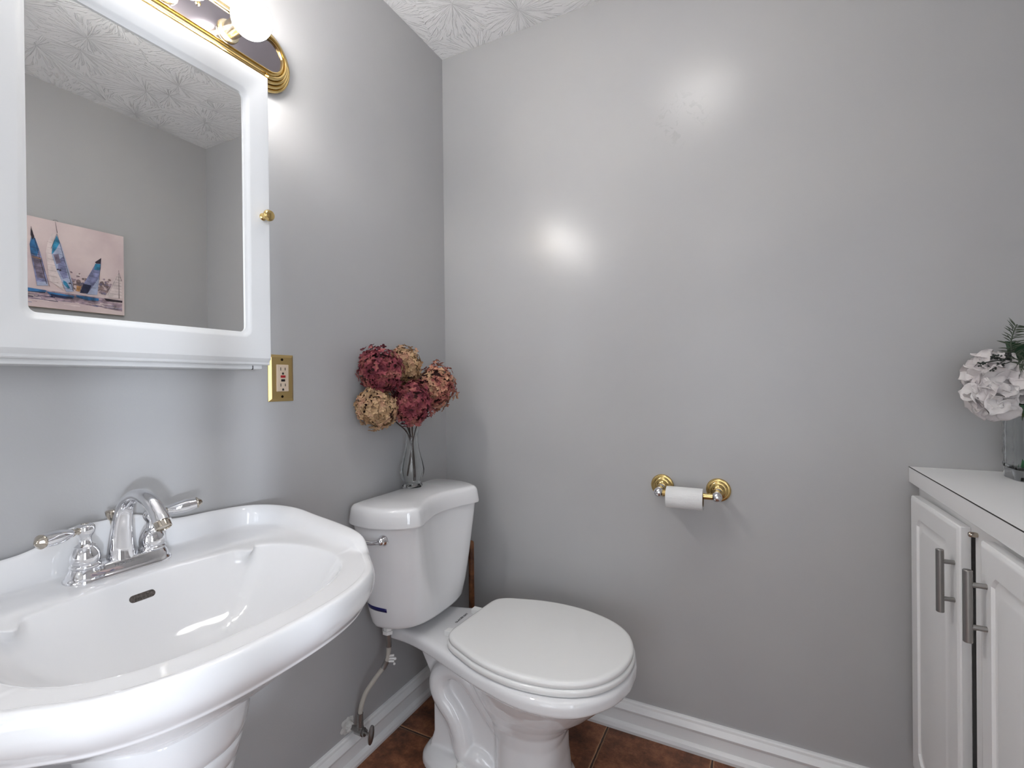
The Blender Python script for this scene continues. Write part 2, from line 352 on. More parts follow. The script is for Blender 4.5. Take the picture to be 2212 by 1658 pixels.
rings = [rrect(Y0, Y1, Z0, Z1, .0015, .099), rrect(Y0, Y1, Z0, Z1, .0015, .110), rrect(Y0+.002, Y1-.002, Z0+.002, Z1-.002, .002, .113),
         rrect(Y0+.004, Y1-.004, Z0+.006, Z1-.004, .002, .1135), rrect(Y0+.004, Y1-.004, Z0+.012, Z1-.006, .002, .120), rrect(Y0+.006, Y1-.006, Z0+.015, Z1-.008, .003, .1222),
         rrect(OY0-.013, OY1+.013, OZ0-.013, OZ1+.013, .020, .1222), rrect(OY0-.010, OY1+.010, OZ0-.010, OZ1+.010, .018, .1215), rrect(OY0-.006, OY1+.006, OZ0-.006, OZ1+.006, .015, .1190),
         rrect(OY0-.004, OY1+.004, OZ0-.004, OZ1+.004, .013, .1180), rrect(OY0, OY1, OZ0, OZ1, .011, .1165), rrect(OY0, OY1, OZ0, OZ1, .011, .1120), rrect(OY0-.004, OY1+.004, OZ0-.004, OZ1+.004, .012, .1120)]
bm = NB(); loft(bm, rings, True, False)
door = link('cabinet_door', bm, m_mcab, cabt, angle=25)
bm = NB(); box(bm, .1105, .1135, OY0-.004, OY1+.004, OZ0-.004, OZ1+.004); link('mirror_pane', bm, m_mirror, door, smooth=False)
bm = NB(); lathe(bm, [(.008, 0), (.008, .002), (.0055, .004), (.0045, .010), (.006, .013), (.010, .015), (.0125, .019), (.0125, .023), (.010, .027), (.005, .0285), (.001, .0288)], (.122, .716, 1.529), (1, 0, 0), 32)
link('door_knob', bm, m_brass, door)['label'] = 'small polished brass knob'

# ================================================================= VANITY LIGHT BAR
LZ, LYC, LL = 1.970, .500, .300
lt = thing('vanity_light', 'brass light bar with round globe bulbs above the mirror cabinet', 'light fixture', (0, LYC, LZ))
def stadium(h, x, n=14):
    out = []
    for s, a0 in ((1, -PI/2), (-1, PI/2)):
        for i in range(n+1):
            a = a0+PI*i/n; out.append(Vector((x, LYC+s*LL+h*math.cos(a), LZ+h*math.sin(a))))
    return out
bm = NB()
prof = [(.070, .000), (.072, .006)]
hh, xx = .070, .008
for k in range(4):
    prof += [(hh+.0010, xx), (hh-.0005, xx+.0045), (hh-.0035, xx+.0065), (hh-.0065, xx+.0065)]; hh -= .0078; xx += .0066
prof += [(.0405, xx+.004), (.0385, xx+.003), (.0380, xx-.003), (.0370, xx-.004)]
rings = [stadium(h, x) for h, x in prof]
loft(bm, rings, True, False); link('ribbed_frame', bm, m_brass, lt, angle=30)
PX = xx-.001
bm = NB(); loft(bm, [stadium(.0385, PX-.004), stadium(.0385, PX)]); link('face_panel', bm, m_panel, lt, smooth=False)['label'] = 'smoked mirror face panel'
# scalloped end caps
for s in (1, -1):
    bm = NB()
    for k, (h, x) in enumerate(((.0745, .012), (.067, .0185), (.059, .025), (.051, .0315))):
        pts = [Vector((x, LYC+s*(LL+h*math.cos(a)), LZ+h*math.sin(a))) for a in [(-PI/2+PI*i/24) for i in range(25)]]
        tube(bm, pts, .0042, 8)
    link('end_cap', bm, m_brass, lt)
by = [.698, .566, .434, .302]
for i in (0, 1, 2):
    bm = NB(); lathe(bm, [(.0055, 0), (.0055, .0015), (.004, .0025), (.001, .003)], (PX, (by[i]+by[i+1])/2, LZ+.012), (1, 0, 0), 16); link('screw', bm, m_brass, lt)
for y in by:
    bm = NB(); lathe(bm, [(.024, 0), (.025, .003), (.0235, .006), (.0185, .008), (.0185, .040), (.0195, .042), (.0195, .046), (.0170, .046), (.0165, .020)], (PX, y, LZ-.008), (1, 0, 0), 32, True, True)
    link('lamp_socket', bm, m_sock, lt)
def bulb_mesh():
    bm = NB(); R = .0415; pr = [(.012, -.060), (.0135, -.056), (.0135, -.043), (.018, -.039)]
    a0 = math.asin(.020/R)
    for i in range(25):
        a = PI-a0-(PI-a0)*i/24; pr.append((R*math.sin(a), R*math.cos(a)))
    lathe(bm, pr, (0, 0, 0), (1, 0, 0), 40, True, False)
    bmesh.ops.remove_doubles(bm, verts=bm.verts[:], dist=1e-5); return bm
b0 = link('globe_bulb', bulb_mesh(), m_bulb)
blab = ['lit round globe bulb at the right end of the brass light bar', 'lit globe bulb second from the right end of the brass bar', 'lit globe bulb third from the right end of the brass bar', 'lit globe bulb at the left end of the brass bar, outside the photo']
for i, y in enumerate(by):
    o = b0 if i == 0 else b0.copy()
    if i: col.objects.link(o)
    o.location = (PX+.085, y, LZ-.008); tag(o, blab[i], 'light bulb', 'globe bulbs on the vanity light bar')

# ceiling lamp of this room, and an unseen one added in the hall for fill
def dome(name, x, y, z, R, m, label):
    t = thing(name, label, 'ceiling light', (x, y, z))
    bm = NB(); lathe(bm, [(R*.92, 0), (R*.95, -.015), (R*.9, -.022)], (x, y, z), (0, 0, 1), 40); link('lamp_base', bm, m_brass, t)
    bm = NB(); lathe(bm, [(R*.9, -.018), (R*.98, -.03), (R*.9, -.055), (R*.65, -.078), (R*.3, -.09), (.002, -.093)], (x, y, z), (0, 0, 1), 40); link('lamp_shade', bm, m, t)
dome('ceiling_lamp', .90, .93, H, .148, m_dome, 'round lit ceiling lamp in the middle of the bathroom ceiling')
dome('ceiling_lamp', .95, -1.5, H, .17, m_hallfill, 'round ceiling lamp added unseen in the hall for fill light')

# ================================================================= OUTLET
ot = thing('wall_outlet', 'brass wall outlet plate between mirror cabinet and dried hydrangeas', 'outlet', (0, .850, 1.168))
bm = NB(); y0, y1, z0, z1 = .813, .887, 1.109, 1.230
loft(bm, [rrect(y0, y1, z0, z1, .0008, x, 2) for x in (.0005,)]+[rrect(y0, y1, z0, z1, .0008, .002, 2), rrect(y0+.007, y1-.007, z0+.007, z1-.007, .0008, .0065, 2)])
link('cover_plate', bm, m_plate, ot, smooth=False)
bm = NB(); box(bm, .004, .0100, .8325, .8675, 1.1345, 1.2045, .0018); rc = link('receptacle', bm, m_ivory, ot, smooth=False); rc['label'] = 'ivory receptacle insert'
for zc in (1.193, 1.1515):
    for q_ in ((.8425, .8445, zc-.004, zc+.004), (.8555, .8575, zc-.0035, zc+.0035)):
        bm = NB(); box(bm, .0098, .0102, *q_); link('blade_slot', bm, m_black, rc, smooth=False)
    zg = zc-.0115; bm = NB(); D_ = [(.850+.0028*math.cos(a), zg+.0028*math.sin(a)) for a in [PI*i/10 for i in range(11)]]+[(.8472, zg-.003), (.8528, zg-.003)]
    loft(bm, [[Vector((x, y, z)) for y, z in D_] for x in (.0098, .0102)]); link('ground_slot', bm, m_black, rc, smooth=False)
bm = NB(); box(bm, .0095, .0112, .843, .857, 1.1705, 1.1765, .0005); link('reset_button', bm, m_red, rc, smooth=False)['label'] = 'dark red reset button'
bm = NB(); box(bm, .0095, .0112, .8445, .8555, 1.1605, 1.1665, .0005); link('test_button', bm, m_black, rc, smooth=False)['label'] = 'black test button'
for z in (1.2175, 1.1215):
    bm = NB(); lathe(bm, [(.0034, 0), (.0034, .0008), (.0022, .0014), (.0005, .0015)], (.0065, .850, z), (1, 0, 0), 16); link('plate_screw', bm, mat('dark_screw', (.03, .02, .012), .3, 1), ot)

# ================================================================= PAINTING (seen in the mirror)
pt = thing('sailboat_painting', 'pale pink canvas of blue sailboats hung on the wall opposite the mirror', 'painting', (W, .97, 1.66))
def pv(y, z): return (y*.987, 1.152+(z-1.152)*.987)
PZ0, PZ1 = pv(0, 1.489)[1], pv(0, 1.864)[1]; PY0, PY1 = .705, 1.201
m_canvas = mat('pink_canvas', (.68, .55, .54), .8); mottled(m_canvas, (.70, .58, .57), (.58, .46, .47), 7, 6)
m_cside = mat('canvas_side', (.45, .36, .22), .8)
bm = NB(); box(bm, W-.019, W-.002, PY0, PY1, PZ0, PZ1); link('stretcher', bm, m_cside, pt, smooth=False)
bm = NB(); box(bm, W-.020, W-.019, PY0, PY1, PZ0, PZ1); cv = link('canvas', bm, m_canvas, pt, smooth=False)
pal = dict(white=(.68, .58, .57), lav=(.18, .19, .33), blue=(.02, .11, .26), navy=(.012, .015, .05), teal=(.02, .19, .33), dark=(.02, .012, .02), tree=(.20, .14, .14), water=(.30, .22, .26), water2=(.17, .14, .20), mist=(.36, .40, .55), tan=(.5, .25, .1))
pnames = list(pal); pm = []
for n in pnames:
    c = pal[n]; m = mat('paint_'+n, c, .6); mottled(m, tuple(v*(.85 if n in ('white', 'mist') else .6) for v in c), tuple(min(1, v*(1.1 if n in ('white', 'mist') else 1.6)) for v in c), 40, 5); pm.append(m)
pbm = NB(); layer = [0]
def poly(pts, colr, scale=True):
    layer[0] += 1; x = W-.0201-layer[0]*.000012
    q = [pv(*p) if scale else p for p in pts]
    f = pbm.faces.new([pbm.verts.new((x, max(PY0+.001, min(PY1-.001, y)), max(PZ0+.001, min(PZ1-.001, z)))) for y, z in q]); f.material_index = pnames.index(colr)
def stroke(a, b, wd, colr):
    a = Vector(a); b = Vector(b); d = (b-a).normalized(); n = Vector((-d.y, d.x))*wd/2
    poly([tuple(a-n*.4), tuple(b-n), tuple(b+n), tuple(a+n*.6)], colr)
poly([(.70, 1.568), (.94, 1.563), (1.209, 1.559), (1.207, 1.507), (1.019, 1.524), (.70, 1.515)], 'water')
rn = random.Random(8)
for k in range(70):
    y = rn.uniform(.72, 1.19); z = 1.548-rn.random()**1.4*.042; l = rn.uniform(.01, .06)
    stroke((y, z), (min(1.208, y+l), z-rn.uniform(-.001, .003)), rn.uniform(.0015, .005), rn.choice(['water2', 'lav', 'navy', 'white', 'white', 'water']))
for (a, b) in (((1.017, 1.072), (1.58, 1.66)), ((1.115, 1.165), (1.575, 1.655))):
    for k in range(60):
        y = rn.uniform(*a); z = rn.uniform(*b) if rn.random() < .6 else rn.uniform(b[0], (b[0]+b[1])/2); r = rn.uniform(.004, .011)
        poly([(y+r*rn.uniform(.5, 1)*math.cos(t), z+r*rn.uniform(.4, .9)*math.sin(t)) for t in (0, 1.1, 2.2, 3.3, 4.4, 5.4)], rn.choice(['tree', 'tree', 'tree', 'water', 'water2']) if z < 1.64 else rn.choice(['tree', 'water', 'white']))
poly([(.953, 1.809), (.94, 1.766), (.933, 1.724), (.941, 1.633), (.946, 1.604), (.992, 1.572), (.985, 1.608), (.952, 1.722), (.955, 1.76), (.968, 1.807)], 'white')
poly([(1.119, 1.65), (1.111, 1.57), (1.069, 1.567), (1.104, 1.629)], 'mist')
poly([(1.195, 1.694), (1.2075, 1.649), (1.2075, 1.567), (1.142, 1.564), (1.17, 1.634)], 'white')
for yo in (0, -.105):
    A = [(.889, 1.779), (.9, 1.775), (.917, 1.714), (.931, 1.644), (.94, 1.583), (.904, 1.577), (.896, 1.637), (.886, 1.707), (.883, 1.745)]
    poly([(y+yo, z) for y, z in A], 'lav')
    poly([(y+yo, z) for y, z in ((.889, 1.779), (.9, 1.775), (.912, 1.730), (.905, 1.70), (.886, 1.707), (.883, 1.745))], 'blue')
    poly([(y+yo, z) for y, z in ((.89, 1.70), (.915, 1.70), (.926, 1.65), (.93, 1.61), (.905, 1.61))], 'water2')
    poly([(y+yo, z) for y, z in ((.903, 1.595), (.937, 1.598), (.94, 1.583), (.904, 1.577))], 'mist')
    poly([(y+yo, z) for y, z in ((.887, 1.815), (.898, 1.78), (.892, 1.765), (.886, 1.785))], 'dark')
    stroke((.888+yo, 1.82), (.935+yo, 1.59), .0022, 'dark'); stroke((.90+yo, 1.77), (.945+yo, 1.58), .0012, 'navy')
    stroke((.888+yo, 1.694), (.918+yo, 1.692), .004, 'tan')
    poly([(y+yo, z) for y, z in ((.860, 1.566), (.935, 1.562), (.93, 1.553), (.865, 1.55))], 'blue')
    stroke((.86+yo, 1.549), (.93+yo, 1.552), .003, 'navy')
poly([(.97, 1.807), (.984, 1.77), (1.004, 1.686), (1.02, 1.614), (1.026, 1.572), (1.0, 1.566), (.985, 1.608), (.967, 1.658), (.952, 1.722), (.955, 1.76)], 'mist')
poly([(.97, 1.803), (.980, 1.775), (.968, 1.745), (.956, 1.722), (.953, 1.722), (.956, 1.76)], 'teal')
poly([(.975, 1.70), (.992, 1.72), (1.0, 1.67), (1.006, 1.63), (.99, 1.62), (.972, 1.66)], 'lav')
poly([(.958, 1.72), (.975, 1.725), (.982, 1.69), (.968, 1.68)], 'water2')
poly([(.99, 1.615), (1.0, 1.61), (1.014, 1.584), (1.005, 1.582), (.99, 1.60)], 'teal')
stroke((.966, 1.86), (.972, 1.815), .002, 'dark'); stroke((.971, 1.812), (1.024, 1.575), .0022, 'dark'); stroke((.970, 1.81), (.952, 1.745), .0015, 'dark')
for p in ((.972, 1.658), (.980, 1.657), (1.012, 1.606)):
    poly([(p[0]+.004*math.cos(t*PI/4), p[1]+.003*math.sin(t*PI/4)) for t in range(8)], 'dark')
poly([(1.127, 1.74), (1.125, 1.694), (1.116, 1.646), (1.075, 1.571), (1.047, 1.57), (1.064, 1.619), (1.087, 1.669), (1.105, 1.711)], 'lav')
poly([(1.127, 1.742), (1.124, 1.715), (1.108, 1.713), (1.103, 1.718)], 'dark')
poly([(1.124, 1.713), (1.121, 1.685), (1.100, 1.683), (1.104, 1.711)], 'teal')
poly([(1.06, 1.612), (1.09, 1.61), (1.075, 1.571), (1.047, 1.57)], 'navy')
stroke((1.127, 1.742), (1.118, 1.64), .0015, 'navy')
stroke((1.195, 1.70), (1.195, 1.567), .0022, 'dark'); stroke((1.195, 1.69), (1.206, 1.65), .0018, 'dark'); stroke((1.194, 1.685), (1.15, 1.575), .0012, 'tree')
for z in range(7): stroke((1.183-z*.004, 1.668-z*.014), (1.205, 1.667-z*.014), .0012, 'tree')
for z in range(8): stroke((.938, 1.77-z*.024), (.952+z*.003, 1.768-z*.024), .0012, 'tree'); stroke((.962+z*.003, 1.75-z*.024), (.986+z*.005, 1.748-z*.024), .0011, 'navy')
for z in range(6): stroke((.884+z*.004, 1.735-z*.026), (.912+z*.004, 1.733-z*.026), .0013, 'dark')
for z in range(5): stroke((1.072+z*.008, 1.60+z*.024), (1.105+z*.004, 1.60+z*.024), .0011, 'navy')
poly([(.933, 1.558), (1.027, 1.553), (1.024, 1.541), (.992, 1.536), (.95, 1.540)], 'blue')
poly([(.945, 1.550), (1.022, 1.546), (1.02, 1.540), (.992, 1.536), (.95, 1.540)], 'navy')
poly([(1.033, 1.558), (1.116, 1.555), (1.115, 1.544), (1.074, 1.541), (1.035, 1.549)], 'blue')
poly([(1.136, 1.559), (1.208, 1.557), (1.2075, 1.549), (1.145, 1.548)], 'dark')
poly([(1.036, 1.60), (1.052, 1.598), (1.046, 1.575), (1.034, 1.576)], 'tan')
link('painted_picture', pbm, pm, cv, smooth=False)
bm = NB(); tube(bm, [(W-.010, .959+.009*math.cos(a), PZ1+.009*math.sin(a)) for a in [PI*i/14 for i in range(15)]], .0008, 8); link('hanging_loop', bm, m_nickel, pt)

# ================================================================= PEDESTAL SINK
SY = .459
sk = thing('pedestal_sink', 'large white porcelain pedestal sink against the left wall', 'sink', (.25, SY, 0))
crest = [(.018, 0, .903), (.018, .05, .902), (.018, .085, .886), (.018, .125, .875), (.018, .20, .872), (.025, .272, .868), (.065, .312, .865), (.125, .329, .860), (.195, .329, .850), (.265, .321, .8445), (.325, .307, .842),
         (.368, .291, .838), (.394, .275, .827), (.410, .262, .820), (.432, .243, .820), (.474, .205, .820), (.505, .152, .820), (.522, .085, .820), (.527, 0, .820)]
inner = [(.128, 0), (.130, .045), (.137, .09), (.147, .130), (.154, .160), (.186, .177), (.168, .198), (.185, .218), (.215, .232), (.255, .240), (.30, .240), (.345, .233), (.375, .224), (.395, .213), (.413, .202), (.438, .172), (.460, .125), (.473, .07), (.477, 0)]
inner2 = inner[:5]+[(.160, .182)]+inner[6:]
foot = [.015]*5+[.018, .026, .032, .034, .034, .032, .024, .016, .008, .006, .006, .006, .006, .006]
n6 = 6
C_ = mirror_ring(crest, n6); I_ = mirror_ring([(a, b, .8165) for a, b in inner], n6); J_ = mirror_ring([(a, b, .8165) for a, b in inner2], n6)
F_ = [v.x for v in cr([(f, 0, 0) for f in foot+foot[-2:0:-1]], n6, True)]
NN = len(C_)
def normals(R):
    out = []
    for i in range(len(R)):
        d = R[(i+1) % len(R)]-R[i-1]; n = Vector((d.y, -d.x, 0)); n.normalize(); out.append(n)
    if sum((R[i]-Vector((.25, 0, 0))).dot(out[i]) for i in range(len(R))) < 0: out = [-n for n in out]
    return out
Nn = normals(C_)
def W2(v): return Vector((max(v.x, .003), v.y+SY, v.z))
def off(d, dz=None, z=None): return [W2(Vector((C_[i].x+Nn[i].x*d, C_[i].y+Nn[i].y*d, (C_[i].z+dz) if z is None else min(z, C_[i].z-.02) if z > .80 else z))) for i in range(NN)]
def scl(k, z, cx=.23): return [W2(Vector((cx+(C_[i].x-cx)*k, C_[i].y*k, z))) for i in range(NN)]
def inn(k, z, cx=.29):
    f = max(0, min(1, (k-.93)/.065)); return [W2(Vector((cx+((I_[i].x*f+J_[i].x*(1-f))-cx)*k, (I_[i].y*f+J_[i].y*(1-f))*k, z))) for i in range(NN)]
def mixr(A, B, t, dz=0): return [A[i].lerp(B[i], t)+Vector((0, 0, dz)) for i in range(NN)]
ftr = [W2(Vector((C_[i].x-Nn[i].x*F_[i], C_[i].y-Nn[i].y*F_[i], min(C_[i].z-.0015, .8265 if C_[i].z > .83 else C_[i].z-.0012)))) for i in range(NN)]
ftm = [W2(Vector((C_[i].x-Nn[i].x*F_[i]*.62, C_[i].y-Nn[i].y*F_[i]*.62, C_[i].z-(max(0, C_[i].z-.83))*.28-.0006))) for i in range(NN)]
ftn = [W2(Vector((C_[i].x-Nn[i].x*F_[i]*.86, C_[i].y-Nn[i].y*F_[i]*.86, C_[i].z-(max(0, C_[i].z-.83))*.72-.0010))) for i in range(NN)]
ftk = [W2(Vector((C_[i].x-Nn[i].x*F_[i]*1.25, C_[i].y-Nn[i].y*F_[i]*1.25, .8205 if C_[i].z > .83 else .8182))) for i in range(NN)]
edge = inn(1.0, .8165)
rings = [scl(.30, .612), scl(.36, .618), scl(.46, .640), scl(.62, .675), scl(.78, .715), scl(.86, .735), off(-.024, z=.744), off(-.011, z=.750), off(-.007, z=.754), off(-.0075, z=.7575), off(-.001, z=.765), off(.0085, z=.779), off(.0115, z=.792),
         off(.0110, -.015), off(.0085, -.0065), off(.0055, -.0015), off(0, 0), ftm, ftn, ftr, ftk,
         mixr(ftk, edge, .5, -.0003), mixr(ftk, edge, .92), inn(.995, .8150), inn(.985, .8115), inn(.970, .806), inn(.945, .798), inn(.90, .784), inn(.83, .762), inn(.74, .738), inn(.62, .714), inn(.48, .697), inn(.32, .686), inn(.18, .681), inn(.075, .680)]
bm = NB(); loft(bm, rings, True, True)
basin = link('basin', bm, m_por, sk, angle=None)
sub = basin.modifiers.new('s', 'SUBSURF'); sub.levels = 1; sub.render_levels = 2
# pedestal column
bm = NB(); PC = (.215, SY, 0)
def ell(rx, ry, z, n=64, e=2.3, cx=PC[0], cy=SY):
    out = []
    for i in range(n):
        a = 2*PI*i/n; c, s = math.cos(a), math.sin(a)
        out.append(Vector((cx+rx*math.copysign(abs(c)**(2/e), c), cy+ry*math.copysign(abs(s)**(2/e), s), z)))
    return out
pr = [(.150, 0), (.152, .012), (.148, .03), (.135, .05), (.118, .08), (.102, .12), (.092, .18), (.086, .28), (.084, .36), (.085, .44), (.088, .475), (.094, .485), (.097, .492), (.098, .500), (.096, .508), (.102, .513), (.104, .522), (.107, .534), (.1075, .540), (.105, .545), (.111, .552), (.116, .568), (.119, .590), (.119, .612), (.114, .630), (.10, .640)]
loft(bm, [ell(r, r, z) for r, z in pr]); link('pedestal', bm, m_por, sk, angle=50)
# overflow slot on the back wall of the basin, found on the surface at the sink's centre line
dg = bpy.context.evaluated_depsgraph_get()
bvh = BVHTree.FromObject(basin, dg)
def on_basin(o, d):
    h = bvh.ray_cast(Vector(o), Vector(d).normalized()); return h[0], h[1]
hp, hn = on_basin((.35, SY, .784), (-1, 0, 0))
if hn.x < 0: hn = -hn
ey = hn.cross(Vector((0, 1, 0))).normalized()
bm = NB()
pts = []
for s in (1, -1):
    for i in range(9):
        a = -PI/2+PI*i/8 if s > 0 else PI/2+PI*i/8
        pts.append((s*.014+.0062*math.cos(a), .0062*math.sin(a)))
loft(bm, [[hp+hn*.0006+Vector((0, 1, 0))*p*k+ey*q*k for p, q in pts] for k in (1,)]+[[hp-hn*.002+Vector((0, 1, 0))*p*.9+ey*q*.9 for p, q in pts]])
link('overflow_slot', bm, m_overflow, sk, smooth=False)['label'] = 'dark grimy overflow slot'
hp, hn = on_basin((.29, SY, .85), (0, 0, -1))
bm = NB(); lathe(bm, [(.024, -.002), (.024, .001), (.020, .0015), (.0195, -.001), (.016, .000), (.0155, .004), (.010, .006), (.001, .0065)], hp, (0, 0, 1), 32); link('drain', bm, m_chrome, sk)

# ================================================================= FAUCET
dk, _ = on_basin((.070, SY+.10, .90), (0, 0, -1)); FZ = dk.z; FX = .066; SINKY = SY; SY = SY+.003
fc = thing('sink_faucet', 'chrome two-handle faucet with high curved spout on the pedestal sink', 'faucet', (FX, SY, FZ))
bm = NB()
def stad(L_, r, z, n=12):
    out = []
    for s, a0 in ((1, 0), (-1, PI)):
        for i in range(n+1):
            a = a0+PI*i/n; out.append(Vector((FX+r*math.cos(a), SY+s*L_+r*math.sin(a), FZ+z)))
    return out
loft(bm, [stad(.053, r, z) for r, z in ((.0300, -.002), (.0300, .0025), (.0285, .0045), (.0265, .0065), (.0260, .008), (.0235, .014), (.0205, .0195), (.0190, .0215), (.0165, .0225))])
fb = link('base_plate', bm, m_chrome, fc, angle=45)
m_etch = mat('etched_metal', (.35, .35, .36), .35, 1)
en = Vector((.0055, 0, .0025)).normalized(); 
text_mesh('PEERLESS', .0075, basis((FX+.0226, SY-.004, FZ+.0158), (0, 1, 0), (-.45, 0, .9)), m_etch, fb, 'etched_lettering', .0001)
for s in (-1, 1):
    hy = SY+s*.052
    bm = NB(); lathe(bm, [(.0215, .022), (.0222, .024), (.0218, .026), (.0195, .028), (.0208, .031), (.0212, .037), (.0200, .045), (.0165, .053), (.0140, .056), (.0148, .0575), (.0135, .059), (.0098, .062), (.0088, .068), (.0092, .073), (.0118, .077), (.0138, .081), (.0145, .086), (.0135, .091), (.0105, .0945), (.0065, .0955), (.001, .0955)], (FX, hy, FZ), (0, 0, 1), 36)
    hd = link('handle_body', bm, m_chrome, fc)
    bm = NB(); lathe(bm, [(.0060, .0), (.0058, .0008), (.001, .001)], (FX, hy, FZ+.0953), (0, 0, 1), 20); link('index_button', bm, m_bronze, hd)
    d = Vector((.42, -.90, .04)) if s < 0 else Vector((.30, .95, .12)); d.normalize(); o = Vector((FX, hy, FZ+.0855))+d*.0125
    bm = NB(); lathe(bm, [(.0055, 0), (.0062, .001), (.0050, .002), (.0048, .009), (.0065, .010), (.0070, .0115), (.0062, .0125)], o, d, 24); link('lever_collar', bm, m_bronze, hd)
    bm = NB(); lathe(bm, [(.0066, .0125), (.0080, .017), (.0102, .025), (.0116, .034), (.0121, .042), (.0116, .050), (.0104, .057), (.0096, .061)], o, d, 28); link('lever', bm, m_chrome, hd)
    bm = NB(); lathe(bm, [(.0098, .061), (.0112, .062), (.0114, .064), (.0092, .0655), (.0062, .069), (.0040, .0715), (.001, .0725)], o, d, 24); link('lever_finial', bm, m_bronze, hd)
# spout: arch swept in the x-z plane
path = cr([(FX+.002, SY, FZ+.020), (FX+.002, SY, FZ+.045), (FX+.006, SY, FZ+.080), (FX+.018, SY, FZ+.114), (FX+.044, SY, FZ+.135), (FX+.076, SY, FZ+.140), (FX+.106, SY, FZ+.130), (FX+.127, SY, FZ+.112), (FX+.136, SY, FZ+.101)], 8)
m_ = len(path); rad = interp([0, .12, .35, .6, .85, 1], [.0195, .0170, .0122, .0112, .0122, .0138], m_); sq = interp([0, .15, .4, 1], [1.15, 1.15, 1.1, 1.05], m_)
bm = NB(); tube(bm, path, rad, 28, sq); sp = link('spout', bm, m_chrome, fc, angle=60)
ad = (path[-1]-path[-2]).normalized()
bm = NB(); lathe(bm, [(.0118, -.002), (.0122, .002), (.0122, .010), (.0108, .011), (.0100, .009)], path[-1]+ad*.0005, ad, 28); link('aerator', bm, m_bronze, sp)
bm = NB(); kx = FX-.027; lathe(bm, [(.0022, -.008), (.0022, .070), (.0028, .072), (.0032, .076), (.0065, .081), (.0088, .087), (.0098, .092), (.0100, .0935), (.0085, .0955), (.0060, .0955), (.0045, .0965), (.001, .0968)], (kx, SY-.001, FZ+.008), (0, 0, 1), 20); link('drain_lift_knob', bm, m_bronze, fc)

SY = SINKY
# ================================================================= TOILET
TC = 1.260
tl = thing('toilet', 'white two-piece toilet in the corner with its lid closed', 'toilet', (.4, TC, 0))
def TR(half, z, k=5, d=0):
    R = mirror_ring(half, k); N_ = []
    for i in range(len(R)):
        dd = R[(i+1) % len(R)]-R[i-1]; N_.append(Vector((dd.y, -dd.x, 0)).normalized())
    cen = sum(R, Vector())/len(R)
    if sum((R[i]-cen).dot(N_[i]) for i in range(len(R))) < 0: N_ = [-n for n in N_]
    return [Vector((R[i].x+N_[i].x*d, TC+R[i].y+N_[i].y*d, z)) for i in range(len(R))]
lidh = [(.025, 0), (.025, .10), (.025, .175), (.036, .208), (.075, .225), (.13, .229), (.18, .217), (.222, .194), (.247, .166), (.245, .140), (.228, .095), (.213, .045), (.209, 0)]
both = [(.060, 0), (.060, .08), (.060, .130), (.068, .160), (.098, .180), (.135, .178), (.170, .166), (.200, .140), (.218, .108), (.226, .075), (.229, .045), (.230, .02), (.230, 0)]
def mixh(A, B, t): return [tuple(a*(1-t)+b*t for a, b in zip(p, q)) for p, q in zip(A, B)]
bm = NB()
rg = [TR(both, .428, d=-.045), TR(both, .4285, d=-.030), TR(both, .431, d=-.014), TR(both, .437, d=-.005), TR(both, .447, d=0)]
for t in (.15, .3, .45, .6, .75, .88, 1.0): rg.append(TR(mixh(both, lidh, t**.8), .447+(.752-.447)*t, d=-.007*t))
loft(bm, rg); tank = link('tank', bm, m_por, tl, angle=60)
bm = NB()
rg = [TR(lidh, .7445, d=-.012), TR(lidh, .7435, d=.001), TR(lidh, .7445, d=.0045), TR(lidh, .750, d=.0055), TR(lidh, .775, d=.001), TR(lidh, .786, d=-.001), TR(lidh, .793, d=-.005), TR(lidh, .797, d=-.011), TR(lidh, .7992, d=-.020)]
loft(bm, rg, True, True); bmesh.ops.triangulate(bm, faces=[f for f in bm.faces if len(f.verts) > 8]);
link('tank_lid', bm, m_por, tl, angle=60)
# bowl: one glazed casting, blended from its volumes
bm = NB()
deck = [(.03, 0), (.03, .05), (.04, .085), (.08, .098), (.14, .101), (.20, .112), (.28, .136), (.36, .164), (.45, .193), (.56, .218), (.65, .218), (.73, .188), (.79, .117), (.814, .05), (.818, 0)]
loft(bm, [TR(deck, .345, d=-.030), TR(deck, .355, d=-.010), TR(deck, .364, d=0), TR(deck, .385, d=.0), TR(deck, .393, d=-.003), TR(deck, .398, d=-.010), TR(deck, .399, d=-.02)])
def bl(x0, x1, b, z, e=2.2, n=56):
    cx = (x0+x1)/2; return ell((x1-x0)/2, b, z, n, e, cx, TC)
loft(bm, [bl(.425, .640, .122, 0, 2.8), bl(.425, .640, .122, .012, 2.8), bl(.43, .628, .113, .03, 2.8), bl(.43, .622, .106, .10, 2.7), bl(.425, .622, .103, .16, 2.6), bl(.41, .636, .108, .20, 2.4), bl(.385, .672, .130, .235, 2.2), bl(.365, .722, .160, .275, 2.1), bl(.35, .768, .188, .32, 2.1), bl(.34, .800, .206, .352, 2.1), bl(.34, .808, .210, .372, 2.1)])
# rear slab
sp_ = [(.145, .372), (.204, .268), (.219, .184), (.218, .088), (.205, .052), (.205, .01), (.50, .01), (.50, .372)]
loft(bm, [[Vector((x, TC+y, z)) for x, z in sp_] for y in (-.058, .058)])
